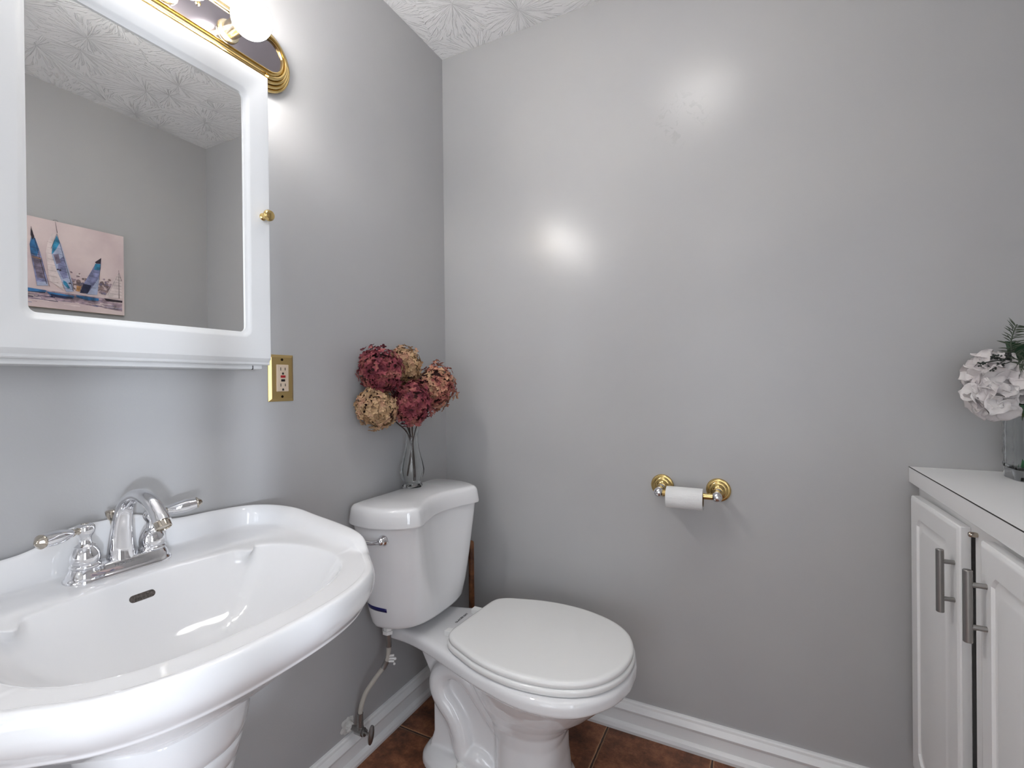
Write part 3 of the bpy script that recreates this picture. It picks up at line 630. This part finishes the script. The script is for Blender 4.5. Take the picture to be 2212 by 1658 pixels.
# foot
loft(bm, [bl(.168, .60, .118, 0, 3.2), bl(.170, .60, .116, .018, 3.2), bl(.182, .59, .106, .034, 3.2), bl(.20, .57, .085, .046, 3)])
for s in (-1, 1):
    yy = TC+s*.060
    p = cr([(.45, yy-s*.02, .14), (.40, yy-s*.005, .215), (.352, yy, .275), (.305, yy, .300), (.262, yy, .288), (.246, yy, .250), (.262, yy, .208), (.300, yy, .168), (.322, yy, .122), (.328, yy, .080), (.345, yy, .058), (.38, yy, .062), (.415, yy-s*.01, .040), (.43, yy-s*.01, .02)], 5)
    tube(bm, p, interp([0, .2, .35, .6, 1], [.020, .026, .034, .034, .030], len(p)), 16)
bowl = remesh(bm, 'bowl', m_por, tl, .0035, 7)
for s in (-1, 1):
    bm = NB(); lathe(bm, [(.0135, 0), (.0135, .012), (.0115, .024), (.006, .027), (.001, .0275)], (.338, TC+s*.094, .030), (0, 0, 1), 20); link('bolt_cap', bm, m_seat, tl)
# seat ring, lid, hinges
lidp = [(.316, 0), (.316, .082), (.3175, .108), (.326, .131), (.352, .152), (.395, .169), (.46, .191), (.54, .203), (.62, .199), (.70, .176), (.76, .134), (.797, .072), (.809, 0)]
def SR(z, d):      # the seat sits a little crooked on its hinges
    M = Matrix.Translation((.56, TC+.002, 0)) @ Matrix.Rotation(math.radians(-4.0), 4, 'Z') @ Matrix.Translation((-.56, -TC, 0))
    return [M @ v for v in TR(lidp, z, d=d)]
bm = NB(); loft(bm, [SR(.4015, 0), SR(.4005, .004), SR(.404, .0065), SR(.412, .0065), SR(.4165, .004), SR(.4170, -.02)]); link('seat_ring', bm, m_seat, tl, angle=60)
bm = NB(); loft(bm, [SR(.4185, -.01), SR(.4180, -.001), SR(.4195, .002), SR(.427, .0025), SR(.4315, .0005), SR(.4340, -.005), SR(.4348, -.012)]); bmesh.ops.triangulate(bm, faces=[f for f in bm.faces if len(f.verts) > 8]); link('seat_lid', bm, m_seat, tl, angle=60)
for y in (1.200, 1.352):
    bm = NB(); box(bm, .270, .322, y-.012, y+.012, .3985, .4135, .0015); link('seat_hinge', bm, m_seat, tl, smooth=False)
text_mesh('GLACIER BAY', .0115, basis((.260, 1.300, .3998), (0, 1, 0), (-1, 0, 0)), mat('ink', (.06, .06, .07), .5), tl, 'printed_lettering', .00015)
# flush lever on the tank side
bvt = BVHTree.FromObject(tank, bpy.context.evaluated_depsgraph_get())
hp = bvt.ray_cast(Vector((.163, .8, .709)), Vector((0, 1, 0)))[0]
bm = NB(); lathe(bm, [(.0165, 0), (.0170, .002), (.0155, .006), (.0125, .010), (.0110, .014), (.0100, .018), (.006, .021), (.001, .0215)], hp+Vector((0, .002, 0)), (0, -1, 0), 28)
pp = [hp+Vector(v) for v in ((.002, -.014, .001), (-.014, -.020, -.003), (-.030, -.025, -.004), (-.046, -.030, -.002), (-.062, -.032, .001))]; pp = cr(pp, 5)
tube(bm, pp, interp([0, .3, .7, .93, 1], [.0085, .0065, .0065, .0060, .002], len(pp)), 14)
link('flush_lever', bm, m_chrome, tl)['label'] = 'chrome flush lever'
# stickers on tank and base
def decal(name, bvt_, pts_, d, m):
    bm = NB(); top = []; bot = []
    for (a, b) in pts_:
        h1 = bvt_.ray_cast(Vector(a), Vector(d))[0]; h2 = bvt_.ray_cast(Vector(b), Vector(d))[0]
        if h1 is None or h2 is None: continue
        top.append(bm.verts.new(h1-Vector(d)*.0006)); bot.append(bm.verts.new(h2-Vector(d)*.0006))
    for i in range(len(top)-1): bm.faces.new((top[i], top[i+1], bot[i+1], bot[i]))
    return link(name, bm, m, tl)
dcl = decal('blue_sticker', bvt, [((.078+i*.0090, .8, .5065-.0006*i), (.078+i*.0090, .8, .4945-.0006*i)) for i in range(9)], (0, 1, 0), m_navy); dcl['label'] = 'narrow dark blue sticker strip'
dcl.modifiers.new('t', 'SOLIDIFY').thickness = .0003

# ---- hose and valve
hs = thing('supply_hose', 'white braided water hose from toilet tank to wall valve', 'hose', (.05, 1.07, .15))
hp_ = cr([(.100, 1.136, .392), (.100, 1.138, .350), (.097, 1.136, .315), (.088, 1.128, .290), (.073, 1.108, .262), (.060, 1.084, .232), (.053, 1.071, .200), (.050, 1.067, .172), (.050, 1.067, .150)], 8)
bm = NB(); tube(bm, hp_, .0068, 16); link('braided_tube', bm, m_hose, hs)
bm = NB(); tube(bm, hp_[:9], .0085, 16); link('crimp_sleeve', bm, m_nickel, hs); bm = NB(); tube(bm, hp_[18:26], .0083, 16); link('crimp_sleeve', bm, m_nickel, hs)
bm = NB(); tube(bm, hp_[-10:], .0088, 16); link('crimp_sleeve', bm, m_nickel, hs)
bm = NB(); lathe(bm, [(.0165, 0), (.0165, .010), (.0135, .011), (.0135, .020), (.015, .021), (.015, .038), (.008, .038)], (.100, 1.136, .392), (0, 0, 1), 6); link('coupling_nut', bm, m_seat, hs, smooth=False)
bm = NB()
for k in range(3): tube(bm, [(.100, 1.136, .322-k*.008), (.116, 1.144, .324-k*.009)], .0035, 8); 
bmesh.ops.create_icosphere(bm, subdivisions=2, radius=.005, matrix=Matrix.Translation((.118, 1.145, .314)))
bmesh.ops.create_icosphere(bm, subdivisions=2, radius=.004, matrix=Matrix.Translation((.116, 1.144, .298)))
link('hose_clip', bm, m_seat, hs)
vl = thing('stop_valve', 'small chrome shut-off valve with oval handle low on left wall', 'valve', (0, 1.067, .122))
bm = NB(); lathe(bm, [(.008, 0), (.008, .034), (.0125, .035), (.0125, .062), (.010, .063), (.010, .070)], (0, 1.067, .122), (1, 0, 0), 20); lathe(bm, [(.0105, 0), (.0105, .012), (.0095, .013), (.0095, .030)], (.050, 1.067, .122), (0, 0, 1), 20)
link('valve_body', bm, m_nickel, vl)
bm = NB(); lathe(bm, [(.004, .068), (.004, .088)], (0, 1.067, .122), (1, 0, 0), 12)
hv = ell(.0, .0, 0, 4)
rgs = []
for xx2, k in ((.086, .80), (.0875, 1), (.0905, 1), (.092, .80)):
    rgs.append([Vector((xx2, 1.070+.0120*k*math.cos(a)+.010*math.sin(a)*k*.35, .120+.027*k*math.sin(a))) for a in [2*PI*i/28 for i in range(28)]])
loft(bm, rgs); link('valve_handle', bm, m_nickel, vl)
def blob(bm, o, rx, ry, rz, seed, n=2, amp=.35):
    r = bmesh.ops.create_icosphere(bm, subdivisions=n, radius=1)
    for v in r['verts']:
        k = 1+amp*noise.noise(v.co*2+Vector((seed, 0, 0))); v.co = Vector((o[0]+v.co.x*rx*k, o[1]+v.co.y*ry*k, o[2]+v.co.z*rz*k))
bm = NB(); blob(bm, (.001, 1.064, .126), .003, .022, .019, 3, 4, .7); blob(bm, (.010, 1.067, .122), .012, .013, .013, 5, 3, .5)
link('caulk_patch', bm, m_caulk, vl)['label'] = 'rough white caulk around the pipe'

# ---- plunger
pg = thing('toilet_plunger', 'brown wooden stick of a plunger standing in the corner behind the tank', 'plunger', (.158, 1.525, 0))
bm = NB(); lathe(bm, [(.0105, .06), (.0105, .555), (.0098, .562), (.006, .566), (.001, .567)], (.158, 1.525, 0), (0, 0, 1), 20); link('wooden_handle', bm, m_wood, pg)
bm = NB(); lathe(bm, [(.058, 0), (.060, .004), (.058, .03), (.045, .055), (.022, .068), (.016, .072), (.016, .10), (.0105, .102)], (.158, 1.520, 0), (0, 0, 1), 32); link('rubber_cup', bm, m_rubber, pg)

# ================================================================= TOILET PAPER
th = thing('toilet_paper_holder', 'brass and chrome toilet paper holder screwed to the back wall', 'holder', (.918, YB, .815))
RY, RZ = 1.532, .8085
for x in (.836, 1.002):
    bm = NB(); lathe(bm, [(.0350, 0), (.0355, .003), (.0335, .006), (.0300, .0075), (.0285, .0075), (.0275, .0095), (.0235, .0125), (.0200, .0130), (.0190, .0145), (.0170, .018), (.0120, .021)], (x, YB, .817), (0, -1, 0), 40)
    fl = link('wall_flange', bm, m_brass, th, angle=30)
    bm = NB(); lathe(bm, [(.0125, .018), (.0128, .024), (.0110, .027), (.0105, .046), (.0120, .050), (.0132, .054), (.0138, .060)], (x, YB, .815), (0, -1, -.09), 28)
    bmesh.ops.create_uvsphere(bm, u_segments=28, v_segments=16, radius=.0148, matrix=Matrix.Translation((x, RY, RZ))); link('post', bm, m_chrome, th)
bm = NB(); lathe(bm, [(.0092, 0), (.0092, .145)], (.846, RY, RZ), (1, 0, 0), 24); lathe(bm, [(.0075, .0), (.0075, .166)], (.836, RY, RZ), (1, 0, 0), 24)
link('roller_bar', bm, m_brass, th)
RR, RI = .0315, .0205; rc_ = (.860, RY, RZ-RI+.0092)
bm = NB()
lathe(bm, [(RI, 0), (RR, 0), (RR+.0003, .002), (RR+.0003, .102), (RR, .104), (RI, .104), (RI, 0)], rc_, (1, 0, 0), 64, False, False)
# loose end lying on the roll
ring = []
for x in (.860, .964):
    ring.append([Vector((x, rc_[1]+(RR+.0012)*math.cos(a), rc_[2]+(RR+.0012)*math.sin(a))) for a in [PI*(.95)+PI*.0+(-.55*PI)*i/10-.0 for i in range(11)]])
for i in range(10):
    a_, b_, c_, d_ = ring[0][i], ring[0][i+1], ring[1][i+1], ring[1][i]
    bm.faces.new([bm.verts.new(v) for v in (a_, b_, c_, d_)])
rl = link('toilet_paper_roll', bm, m_paper, angle=50); tag(rl, 'nearly used white toilet paper roll hanging on the wall holder', 'toilet paper')
bm = NB(); lathe(bm, [(RI-.0008, -.0004), (RI, -.0004), (RI, .1044), (RI-.0008, .1044), (RI-.0008, -.0004)], rc_, (1, 0, 0), 48, False, False); link('cardboard_core', bm, m_card, rl)

# ================================================================= BASE CABINET + WORKTOP
bc = thing('base_cabinet', 'white base cabinet with raised-panel doors under the worktop', 'cabinet', (1.64, 1.15, 0))
CY0 = .70
bm = NB(); WI = W-.001
for q_ in ((1.502, WI, CY0, CY0+.018, 0, .881), (1.502, WI, YB-.020, YB-.001, 0, .881), (WI-.012, WI, CY0+.018, YB-.020, 0, .881), (1.502, WI-.012, CY0+.018, YB-.020, .10, .118), (1.502, WI-.012, CY0+.018, YB-.020, .863, .881), (1.545, 1.56, CY0+.018, YB-.020, 0, .10),
           (1.484, 1.502, CY0, CY0+.06, .175, .842), (1.484, 1.502, YB-.045, YB-.001, .175, .842), (1.484, 1.502, 1.120, 1.236, .175, .842), (1.484, 1.502, CY0, YB-.001, .842, .881), (1.484, 1.502, CY0, YB-.001, .10, .175)): box(bm, *q_)
link('cabinet_body', bm, m_cab, bc, smooth=False)
def oct_(y0, y1, z0, z1, r, x):
    # rounded-rectangle with softly clipped corners
    return rrect(y0, y1, z0, z1, max(r, .0008), x, 4)
def make_door(y0, y1, z0, z1, hinge_y, ang, parent):
    bm = NB(); X0 = 0.0; t = .020
    def R(i, x, r=.002, ch=0):
        return [Vector((v.x, v.y, v.z)) for v in clip(y0+i, y1-i, z0+i, z1-i, r, x, ch)]
    def clip(a, b, c, d, r, x, ch):
        if ch: 
            k = ch; o = []
            for (cy, cz, sy, sz) in ((b, d, -1, -1), (a, d, 1, -1), (a, c, 1, 1), (b, c, -1, 1)):
                p = [(cy, cz+sz*k), (cy+sy*k*.42, cz+sz*k*.42), (cy+sy*k, cz)]
                if sy*sz < 0: p = [(cy+sy*k, cz), (cy+sy*k*.42, cz+sz*k*.42), (cy, cz+sz*k)]
                q = [p[0], tuple((p[0][j]+p[1][j])/2 for j in (0, 1)), p[1], tuple((p[2][j]+p[1][j])/2 for j in (0, 1)), p[2]]
                o += [Vector((x, u, v)) for u, v in q]
            return o
        return rrect(a, b, c, d, r, x, 4)
    rg = [R(0, t), R(0, .005), R(.0015, .002), R(.005, .0008), R(.0065, 0), R(.010, 0, .003), R(.046, 0, ch=.018), R(.049, .0045, ch=.018), R(.053, .0055, ch=.018), R(.068, .0010, ch=.018), R(.071, .0006, ch=.018)]
    loft(bm, rg)
    if ang:
        M = Matrix.Translation((t, hinge_y, 0)) @ Matrix.Rotation(ang, 4, 'Z') @ Matrix.Translation((-t, -hinge_y, 0)); bmesh.ops.transform(bm, matrix=M, verts=bm.verts[:])
    bmesh.ops.translate(bm, vec=(1.4635-.0, 0, 0), verts=bm.verts[:])
    return link('cabinet_door', bm, m_cab, parent, angle=25)
def bar_handle(parent, xd, xb, y, z0, z1, p0, p1):
    bm = NB(); lathe(bm, [(.0060, 0), (.0068, .0008), (.0068, z1-z0-.0008), (.0060, z1-z0)], (xb, y, z0), (0, 0, 1), 28)
    for z in (p0, p1): lathe(bm, [(.0045, 0), (.0045, abs(xd-xb)+.001)], (xb, y, z), (1, 0, 0), 20)
    link('door_handle', bm, m_nickel, parent)['label'] = 'brushed steel bar handle'
d1 = make_door(1.257, 1.548, .166, .856, 1.257, math.radians(1.9), bc)
bar_handle(d1, 1.4635, 1.4400, 1.274, .674, .802, .702, .778)
d2 = make_door(.80, 1.128, .166, .866, .80, 0, bc); d2.location.x -= .0075
bar_handle(d2, 1.456, 1.4310, 1.098, .695, .820, .722, .795)
bm = NB(); lathe(bm, [(.004, 0), (.0052, .004), (.0052, .012), (.004, .014)], (1.4845, 1.226, .850), (-1, 0, 0), 16); link('hinge_pin', bm, m_bronze, bc)['label'] = 'small metal hinge pin'
bm = NB(); box(bm, 1.463, W-.001, CY0-.015, YB-.001, .881, .921, .0012); ct = link('worktop', bm, m_top, None, smooth=False); tag(ct, 'white laminate worktop with a thin dark edge seam', 'worktop')
bm = NB(); box(bm, 1.4625, 1.4638, CY0-.015, YB-.002, .9195, .9212); link('edge_seam', bm, m_seam, ct, smooth=False)

# ================================================================= DRIED HYDRANGEAS IN BUD VASE
VX, VY, VZ = .058, 1.312, .8000
def fluted(prof, n=48, lobes=6, amp=.05, origin=(0, 0, 0), inner=.0022):
    rings = []
    for r, h, a in prof: rings.append([Vector((origin[0]+r*(1+a*math.cos(lobes*t))*math.cos(t), origin[1]+r*(1+a*math.cos(lobes*t))*math.sin(t), origin[2]+h)) for t in [2*PI*i/n for i in range(n)]])
    inn_ = [[Vector((origin[0]+(r-inner)*(1+a*.6*math.cos(lobes*t))*math.cos(t), origin[1]+(r-inner)*(1+a*.6*math.cos(lobes*t))*math.sin(t), origin[2]+max(h, .012))) for t in [2*PI*i/n for i in range(n)]] for r, h, a in prof[::-1] if h >= .010]
    return rings+inn_
bm = NB()
vp = [(.031, 0, .05), (.0335, .002, .05), (.0335, .007, .06), (.029, .012, .04), (.029, .018, .02), (.035, .030, .05), (.0395, .045, .07), (.0405, .058, .07), (.036, .082, .06), (.029, .107, .05), (.0235, .130, .05), (.0205, .152, .04), (.0205, .172, .04), (.023, .192, .04), (.028, .210, .03), (.034, .222, .02)]
loft(bm, fluted(vp, 60, 6, .05, (VX, VY, VZ)))
vs = link('bud_vase', bm, m_glass); tag(vs, 'slim clear glass bud vase standing on the toilet tank lid', 'vase')
def petal_ramp(c1, c2, c3):
    m = mat('petals', c1, .75)
    n = nd(m, 'ShaderNodeTexNoise'); n.inputs['Scale'].default_value = 26; n.inputs['Detail'].default_value = 3; lk(m, coord(m), n.inputs['Vector'])
    r = nd(m, 'ShaderNodeValToRGB'); e = r.color_ramp.elements; e[0].position = .36; e[0].color = (*c1, 1); e[1].position = .66; e[1].color = (*c3, 1); x = e.new(.5); x.color = (*c2, 1)
    lk(m, n.outputs['Fac'], r.inputs['Fac']); lk(m, r.outputs['Color'], pb(m).inputs['Base Color']); return m
wine = petal_ramp((.10, .010, .022), (.24, .040, .055), (.36, .13, .10))
tan_ = petal_ramp((.34, .19, .09), (.50, .33, .18), (.52, .28, .18))
rose = petal_ramp((.24, .045, .05), (.44, .18, .12), (.52, .33, .19))
m_stem = mat('dry_stem', (.045, .025, .018), .7); m_core = mat('dry_core', (.05, .018, .016), .9)
def floret(bm, o, nrm, size, rn, mi=0):
    nrm = nrm.normalized(); t = nrm.orthogonal().normalized(); b = nrm.cross(t); a0 = rn.random()*6.28
    for k in range(4):
        a = a0+k*PI/2+rn.uniform(-.15, .15); d = t*math.cos(a)+b*math.sin(a); s = nrm.cross(d); L = size*rn.uniform(.85, 1.15); cup = rn.uniform(.05, .5)
        P_ = [o, o+d*L*.45+s*L*.42+nrm*L*cup*.5, o+d*L*.95+s*L*.22+nrm*L*cup*.9, o+d*L*1.05+nrm*L*(cup*.8-.05), o+d*L*.95-s*L*.22+nrm*L*cup*.9, o+d*L*.45-s*L*.42+nrm*L*cup*.5, o+d*L*.55+nrm*L*(cup*.3-.08)]
        v = [bm.verts.new(p) for p in P_]
        for q in ((0, 1, 6), (1, 2, 6), (2, 3, 6), (3, 4, 6), (4, 5, 6), (5, 0, 6)): bm.faces.new([v[i] for i in q]).material_index = mi
def at_px(dr, z, dd=0):      # right offset and depth offset relative to the vase, in the room
    return Vector((VX, VY, 0))+r0*dr+f0*dd+Vector((0, 0, z))
heads = [('wine', (.074, 1.145, 1.190), (.076, .064), 'deep wine red dried hydrangea head at the upper left of the bouquet', wine),
         ('tan', (.058, 1.279, 1.208), (.064, .050), 'beige dried hydrangea head at the top of the bouquet', tan_),
         ('rose', (.105, 1.378, 1.137), (.080, .070), 'dusty pink and tan dried hydrangea head at the right of the bouquet', rose),
         ('wine', (.118, 1.236, 1.085), (.070, .066), 'burgundy dried hydrangea head low in the middle above the vase', wine),
         ('tan', (.066, 1.137, 1.076), (.068, .056), 'beige dried hydrangea head at the lower left of the bouquet', tan_)]
for hi, (nm, cc_, (ra, rb), lab, mt) in enumerate(heads):
    rn = random.Random(50+hi); c = Vector(cc_)
    t = thing('dried_hydrangea', lab, 'dried flower', (VX, VY, VZ), 'dried hydrangeas in the bud vase')
    base = Vector((VX, VY, VZ+.20)); ax = (c-base).normalized(); tq = Vector((0, 0, 1)).rotation_difference(ax)
    bm = NB(); bmc = NB(); blob(bmc, (0, 0, 0), rb*.78, rb*.78, ra*.78, hi, 3, .3)
    for v in bmc.verts: v.co = c+tq @ v.co; v.co.x = max(v.co.x, .02)
    N_ = 560
    for i in range(N_):
        zz = 1-2*(i+.5)/N_; a = i*2.39996; rr = math.sqrt(1-zz*zz); dirv = Vector((rr*math.cos(a), rr*math.sin(a), zz))
        k = rn.uniform(.76, 1.08); lump = 1+.24*noise.noise(dirv*2.5+Vector((hi*3, 0, 0)))
        p = c+tq @ Vector((dirv.x*rb*k*lump, dirv.y*rb*k*lump, dirv.z*ra*k*lump*(.9 if zz < 0 else 1)))
        p.x = max(p.x, .010)
        nn = (tq @ dirv)+Vector((rn.uniform(-.5, .5), rn.uniform(-.5, .5), rn.uniform(-.4, .5)))
        floret(bm, p, nn, rn.uniform(.0075, .0105), rn)
    link('flower_head', bm, mt, t, angle=None); link('head_core', bmc, m_core, t)
    bm = NB(); e = Vector((VX+.013*math.cos(hi*1.9), VY+.013*math.sin(hi*1.9), VZ+.022+.008*(hi % 3)))
    nk = Vector((VX, VY, VZ+.165))+Vector((.006*math.cos(hi*1.9+2.6), .006*math.sin(hi*1.9+2.6), 0))
    tube(bm, cr([e, nk, nk+(c-nk)*.45+Vector((0, 0, .012)), c-ax*ra*.3], 6), .0022, 8); link('stem', bm, m_stem, t)

# ================================================================= WHITE FLOWER ARRANGEMENT
GX, GY, GZ = 1.671, 1.495, .921
bm = NB()
sqs = lambda r, z, bump=0: [Vector((GX+math.copysign(abs(math.cos(a))**.42, math.cos(a))*r*(1+bump*math.sin(a*24)), GY+math.copysign(abs(math.sin(a))**.42, math.sin(a))*r*(1+bump*math.sin(a*24)), GZ+z)) for a in [2*PI*i/96 for i in range(96)]]
outer_ = [sqs(.048, 0), sqs(.0495, .002), sqs(.050, .02)]+[sqs(.050+.0012*math.sin(i*1.9), .02+.0095*i, .006) for i in range(1, 14)]+[sqs(.0495, .15), sqs(.053, .163), sqs(.058, .172)]
inner_ = [sqs(.055, .171), sqs(.050, .163), sqs(.0465, .15)]+[sqs(.0465, .15-.0095*i) for i in range(1, 14)]+[sqs(.045, .024)]
loft(bm, outer_+inner_)
sv = link('square_vase', bm, m_pglass); tag(sv, 'square dimpled glass vase of white flowers on the worktop', 'vase')
m_gr = mat('bright_green_stem', (.02, .16, .05), .45); m_gr2 = mat('olive_stem', (.10, .17, .025), .5)
m_white = mat('white_petal', (.80, .76, .75), .7, Subsurface_Weight=.0); mottled(m_white, (.70, .67, .66), (.63, .58, .58), 30)
m_leaf = mat('dark_leaf', (.012, .05, .018), .5); m_olive = mat('olive_leaf', (.07, .10, .035), .55); m_rosem = mat('rosemary_green', (.055, .075, .045), .6); m_lime = mat('lime_leaf', (.16, .24, .02), .55); m_berry = mat('dark_berry', (.02, .028, .022), .5); m_bud = mat('cream_bud', (.55, .58, .38), .6)
def gp(dr, z, dd=0): return Vector((GX, GY, 0))+r0*dr+f0*dd+Vector((0, 0, z))
def big_petal(bm, o, d, nrm, L, wd, cup, curl, rn):
    d = d.normalized(); s = d.cross(nrm).normalized(); nrm = s.cross(d).normalized(); g = []
    ph = rn.random()*6
    for i in range(7):
        u = i/6; row = []
        wv_ = wd*math.sin(PI*min(1, .12+u*.80))**.7*(1 if u < 1 else .55)
        for j in range(7):
            v = j/3-1
            h = cup*(v*v)*wd*.5+curl*u*u*L+.05*L*math.sin(ph+v*3+u*4)*u
            row.append(bm.verts.new(o+d*(L*u*(1-.10*v*v*u))+s*(wv_*v*.5)+nrm*h))
        g.append(row)
    for i in range(6):
        for j in range(6): bm.faces.new((g[i][j], g[i+1][j], g[i+1][j+1], g[i][j+1]))
def solid(o, th=.0006):
    m = o.modifiers.new('t', 'SOLIDIFY'); m.thickness = th; return o
view = -f0
# white blooms: each a cluster of broad petals
blooms = [((-.112, 1.100, -.01), .046, 'drooping white silk bloom lowest at the left over the vase rim', 61), ((-.098, 1.150, .01), .048, 'white silk bloom at the upper left of the arrangement', 62),
          ((-.045, 1.130, -.035), .054, 'large white silk bloom in front above the glass vase rim', 63), ((.045, 1.15, -.02), .050, 'white silk bloom at the right side of the arrangement', 64)]
for (dr, z, dd), R, lab, sd in blooms:
    rn = random.Random(sd); R *= .93; c = gp(dr, z+.006, dd); t = thing('white_flower', lab, 'flower', (GX, GY, GZ), 'white silk blooms in the square vase'); bm = NB()
    out = (c-gp(0, 1.10, .02)).normalized(); q = Vector((0, 0, 1)).rotation_difference((out+view*.8).normalized())
    fl_n = 5
    for k in range(fl_n):
        a = k*2.4; rr = .25+.75*math.sqrt(k/fl_n); dirv = Vector((rr*math.cos(a), rr*math.sin(a), math.sqrt(max(.05, 1-rr*rr)))).normalized(); fo = c+q @ (dirv*R*.62); fn = (q @ dirv).normalized()
        tt = fn.orthogonal().normalized(); bb = fn.cross(tt); a1 = rn.random()*6
        for j in range(5):
            a2 = a1+j*2*PI/5+rn.uniform(-.2, .2); d = (tt*math.cos(a2)+bb*math.sin(a2)+fn*rn.uniform(.1, .45)).normalized()
            big_petal(bm, fo+fn*.002*j, d, fn, R*rn.uniform(.85, 1.1), R*rn.uniform(.85, 1.1), rn.uniform(.1, .35), rn.uniform(-.35, .05), rn)
    solid(link('petals', bm, m_white, t, angle=None), .0005)
    bm = NB(); blob(bm, c, R*.38, R*.38, R*.38, sd, 2, .2); link('bloom_core', bm, m_white, t)
    bm = NB(); nk = gp(dr*.25-.012, 1.085, dd*.2); e = gp(-.036+.045*(sd-61)/3, .947, -.01+.015*(sd % 2))
    tube(bm, cr([e, gp((dr*.1)-.016, 1.0, -.005), nk, c], 7), .0032 if sd % 2 else .0045, 10); link('stem', bm, m_gr if sd % 2 else m_gr2, t)
# rosemary sprig
def sprig(name, lab, pts, m, nl, L0, L1, wd, mstem, seed, cat='sprig'):
    rn = random.Random(seed); P_ = cr(pts, 10); t = thing(name, lab, cat, (GX, GY, GZ)); bm = NB(); n = len(P_)
    tube(bm, P_, interp([0, 1], [.0019, .0009], n), 8); link('stem', bm, mstem, t); bm = NB()
    for k in range(nl):
        u = .35+.63*k/nl; i = int(u*(n-1)); o = P_[i]; ax = (P_[min(i+1, n-1)]-P_[i-1]).normalized(); side = 1 if k % 2 else -1
        lat = ax.cross(view).normalized()*side+view*rn.uniform(-.5, .6); d = (lat+ax*rn.uniform(.35, .7)).normalized(); L = L0+(L1-L0)*rn.random()
        s = d.cross(view).normalized(); bend = -Zv*L*.12
        rg_ = []
        for q_, w_ in ((0, .3), (.3, 1), (.7, .9), (1, .12)):
            c_ = o+d*L*q_+bend*q_*q_; rg_.append([c_+s*wd*w_*.5, c_+view*wd*.25*w_, c_-s*wd*w_*.5, c_-view*wd*.2*w_])
        loft(bm, rg_)
    link('leaves', bm, m, t); return t
sprig('rosemary_sprig', 'upright dark green rosemary sprig at the top of the white flowers', [gp(.0, .96), gp(-.035, 1.09), gp(-.064, 1.175, -.02), gp(-.078, 1.20, -.02), gp(-.082, 1.225, -.02), gp(-.076, 1.25, -.02), gp(-.068, 1.268, -.02)], m_rosem, 54, .020, .030, .0022, m_rosem, 5)
sprig('rosemary_sprig', 'arching grey green rosemary sprig lying across the white blooms', [gp(.03, .96, .01), gp(.0, 1.09, -.02), gp(-.020, 1.165, -.055), gp(-.055, 1.188, -.055), gp(-.085, 1.190, -.05), gp(-.100, 1.178, -.05)], m_rosem, 54, .018, .028, .0020, m_rosem, 6)
sprig('lime_sprig', 'bright yellow green leafy sprig at the right of the white blooms', [gp(.02, .96, .0), gp(.0, 1.09, -.03), gp(-.008, 1.14, -.07), gp(-.018, 1.19, -.07), gp(-.030, 1.225, -.06)], m_lime, 40, .020, .030, .0045, m_lime, 7)
# berry sprig
bt = thing('berry_sprig', 'dark berry sprig sticking out left of the white flowers', 'sprig', (GX, GY, GZ)); rn = random.Random(9)
bm = NB(); bb_ = NB()
tube(bm, cr([gp(.01, .97), gp(-.03, 1.10), gp(-.075, 1.186, -.02), gp(-.11, 1.190, -.03), gp(-.150, 1.184, -.03)], 8), .0012, 8)
for (dr, z) in ((-.158, 1.182), (-.135, 1.172), (-.133, 1.198), (-.115, 1.178), (-.118, 1.194), (-.095, 1.196), (-.100, 1.204)):
    e = gp(dr, z, -.03); st = gp(min(dr+.03, -.075), 1.188, -.028); tube(bm, [st, (st+e)/2, e], .0009, 6)
    for k in range(9):
        p = e+Vector((rn.uniform(-1, 1), rn.uniform(-1, 1), rn.uniform(-1, 1)))*.0065; tube(bm, [e, p], .0005, 5)
        bmesh.ops.create_icosphere(bb_, subdivisions=1, radius=.0021, matrix=Matrix.Translation(p))
link('stem', bm, m_berry, bt); link('berries', bb_, m_berry, bt)
# broad leaves
def leaf(lab, o, d, nrm, L, wd, m, seed, e):
    bm = NB(); rn = random.Random(seed); big_petal(bm, o, d, nrm, L, wd, .35, -.12, rn); t = thing('broad_leaf', lab, 'leaf', tuple(GX if i == 0 else GY if i == 1 else GZ for i in range(3)))
    solid(link('leaf_blade', bm, m, t, angle=None), .0005); b2 = NB(); tube(b2, cr([e, (e+o)/2+Vector((0, 0, .01)), o], 6), .0016, 8); link('stem', b2, m, t)
leaf('dark green serrated leaf standing behind the white blooms', gp(-.015, 1.165, .02), r0*-.35+Zv*.9, view, .075, .060, m_leaf, 1, gp(.0, .97))
leaf('dark green broad leaf at the right behind the white blooms', gp(.012, 1.16, .03), r0*.5+Zv*.9, view, .085, .065, m_leaf, 2, gp(.01, .97))
leaf('olive green leaf drooping over the vase rim on the right', gp(-.050, 1.115, -.045), r0*1+Zv*.14, view+Zv*.7, .075, .032, m_olive, 3, gp(.0, .98))
# cream buds
bt = thing('cream_bud_sprig', 'sprig of tiny cream buds at the right of the arrangement', 'sprig', (GX, GY, GZ)); bm = NB(); bb_ = NB()
tube(bm, cr([gp(.03, .97), gp(.02, 1.09), gp(.002, 1.16, -.04), gp(-.010, 1.215, -.05)], 8), .0012, 8)
for k in range(22):
    p = gp(-.012+rn.uniform(-.012, .03), 1.165+.055*k/22, -.05+rn.uniform(-.01, .01)); bmesh.ops.create_icosphere(bb_, subdivisions=2, radius=1, matrix=Matrix.LocRotScale(p, None, Vector((.0038, .0026, .0024))))
    tube(bm, [p, gp(0, 1.155+.05*k/22, -.045)], .0005, 5)
link('stem', bm, m_lime, bt); link('buds', bb_, m_bud, bt)
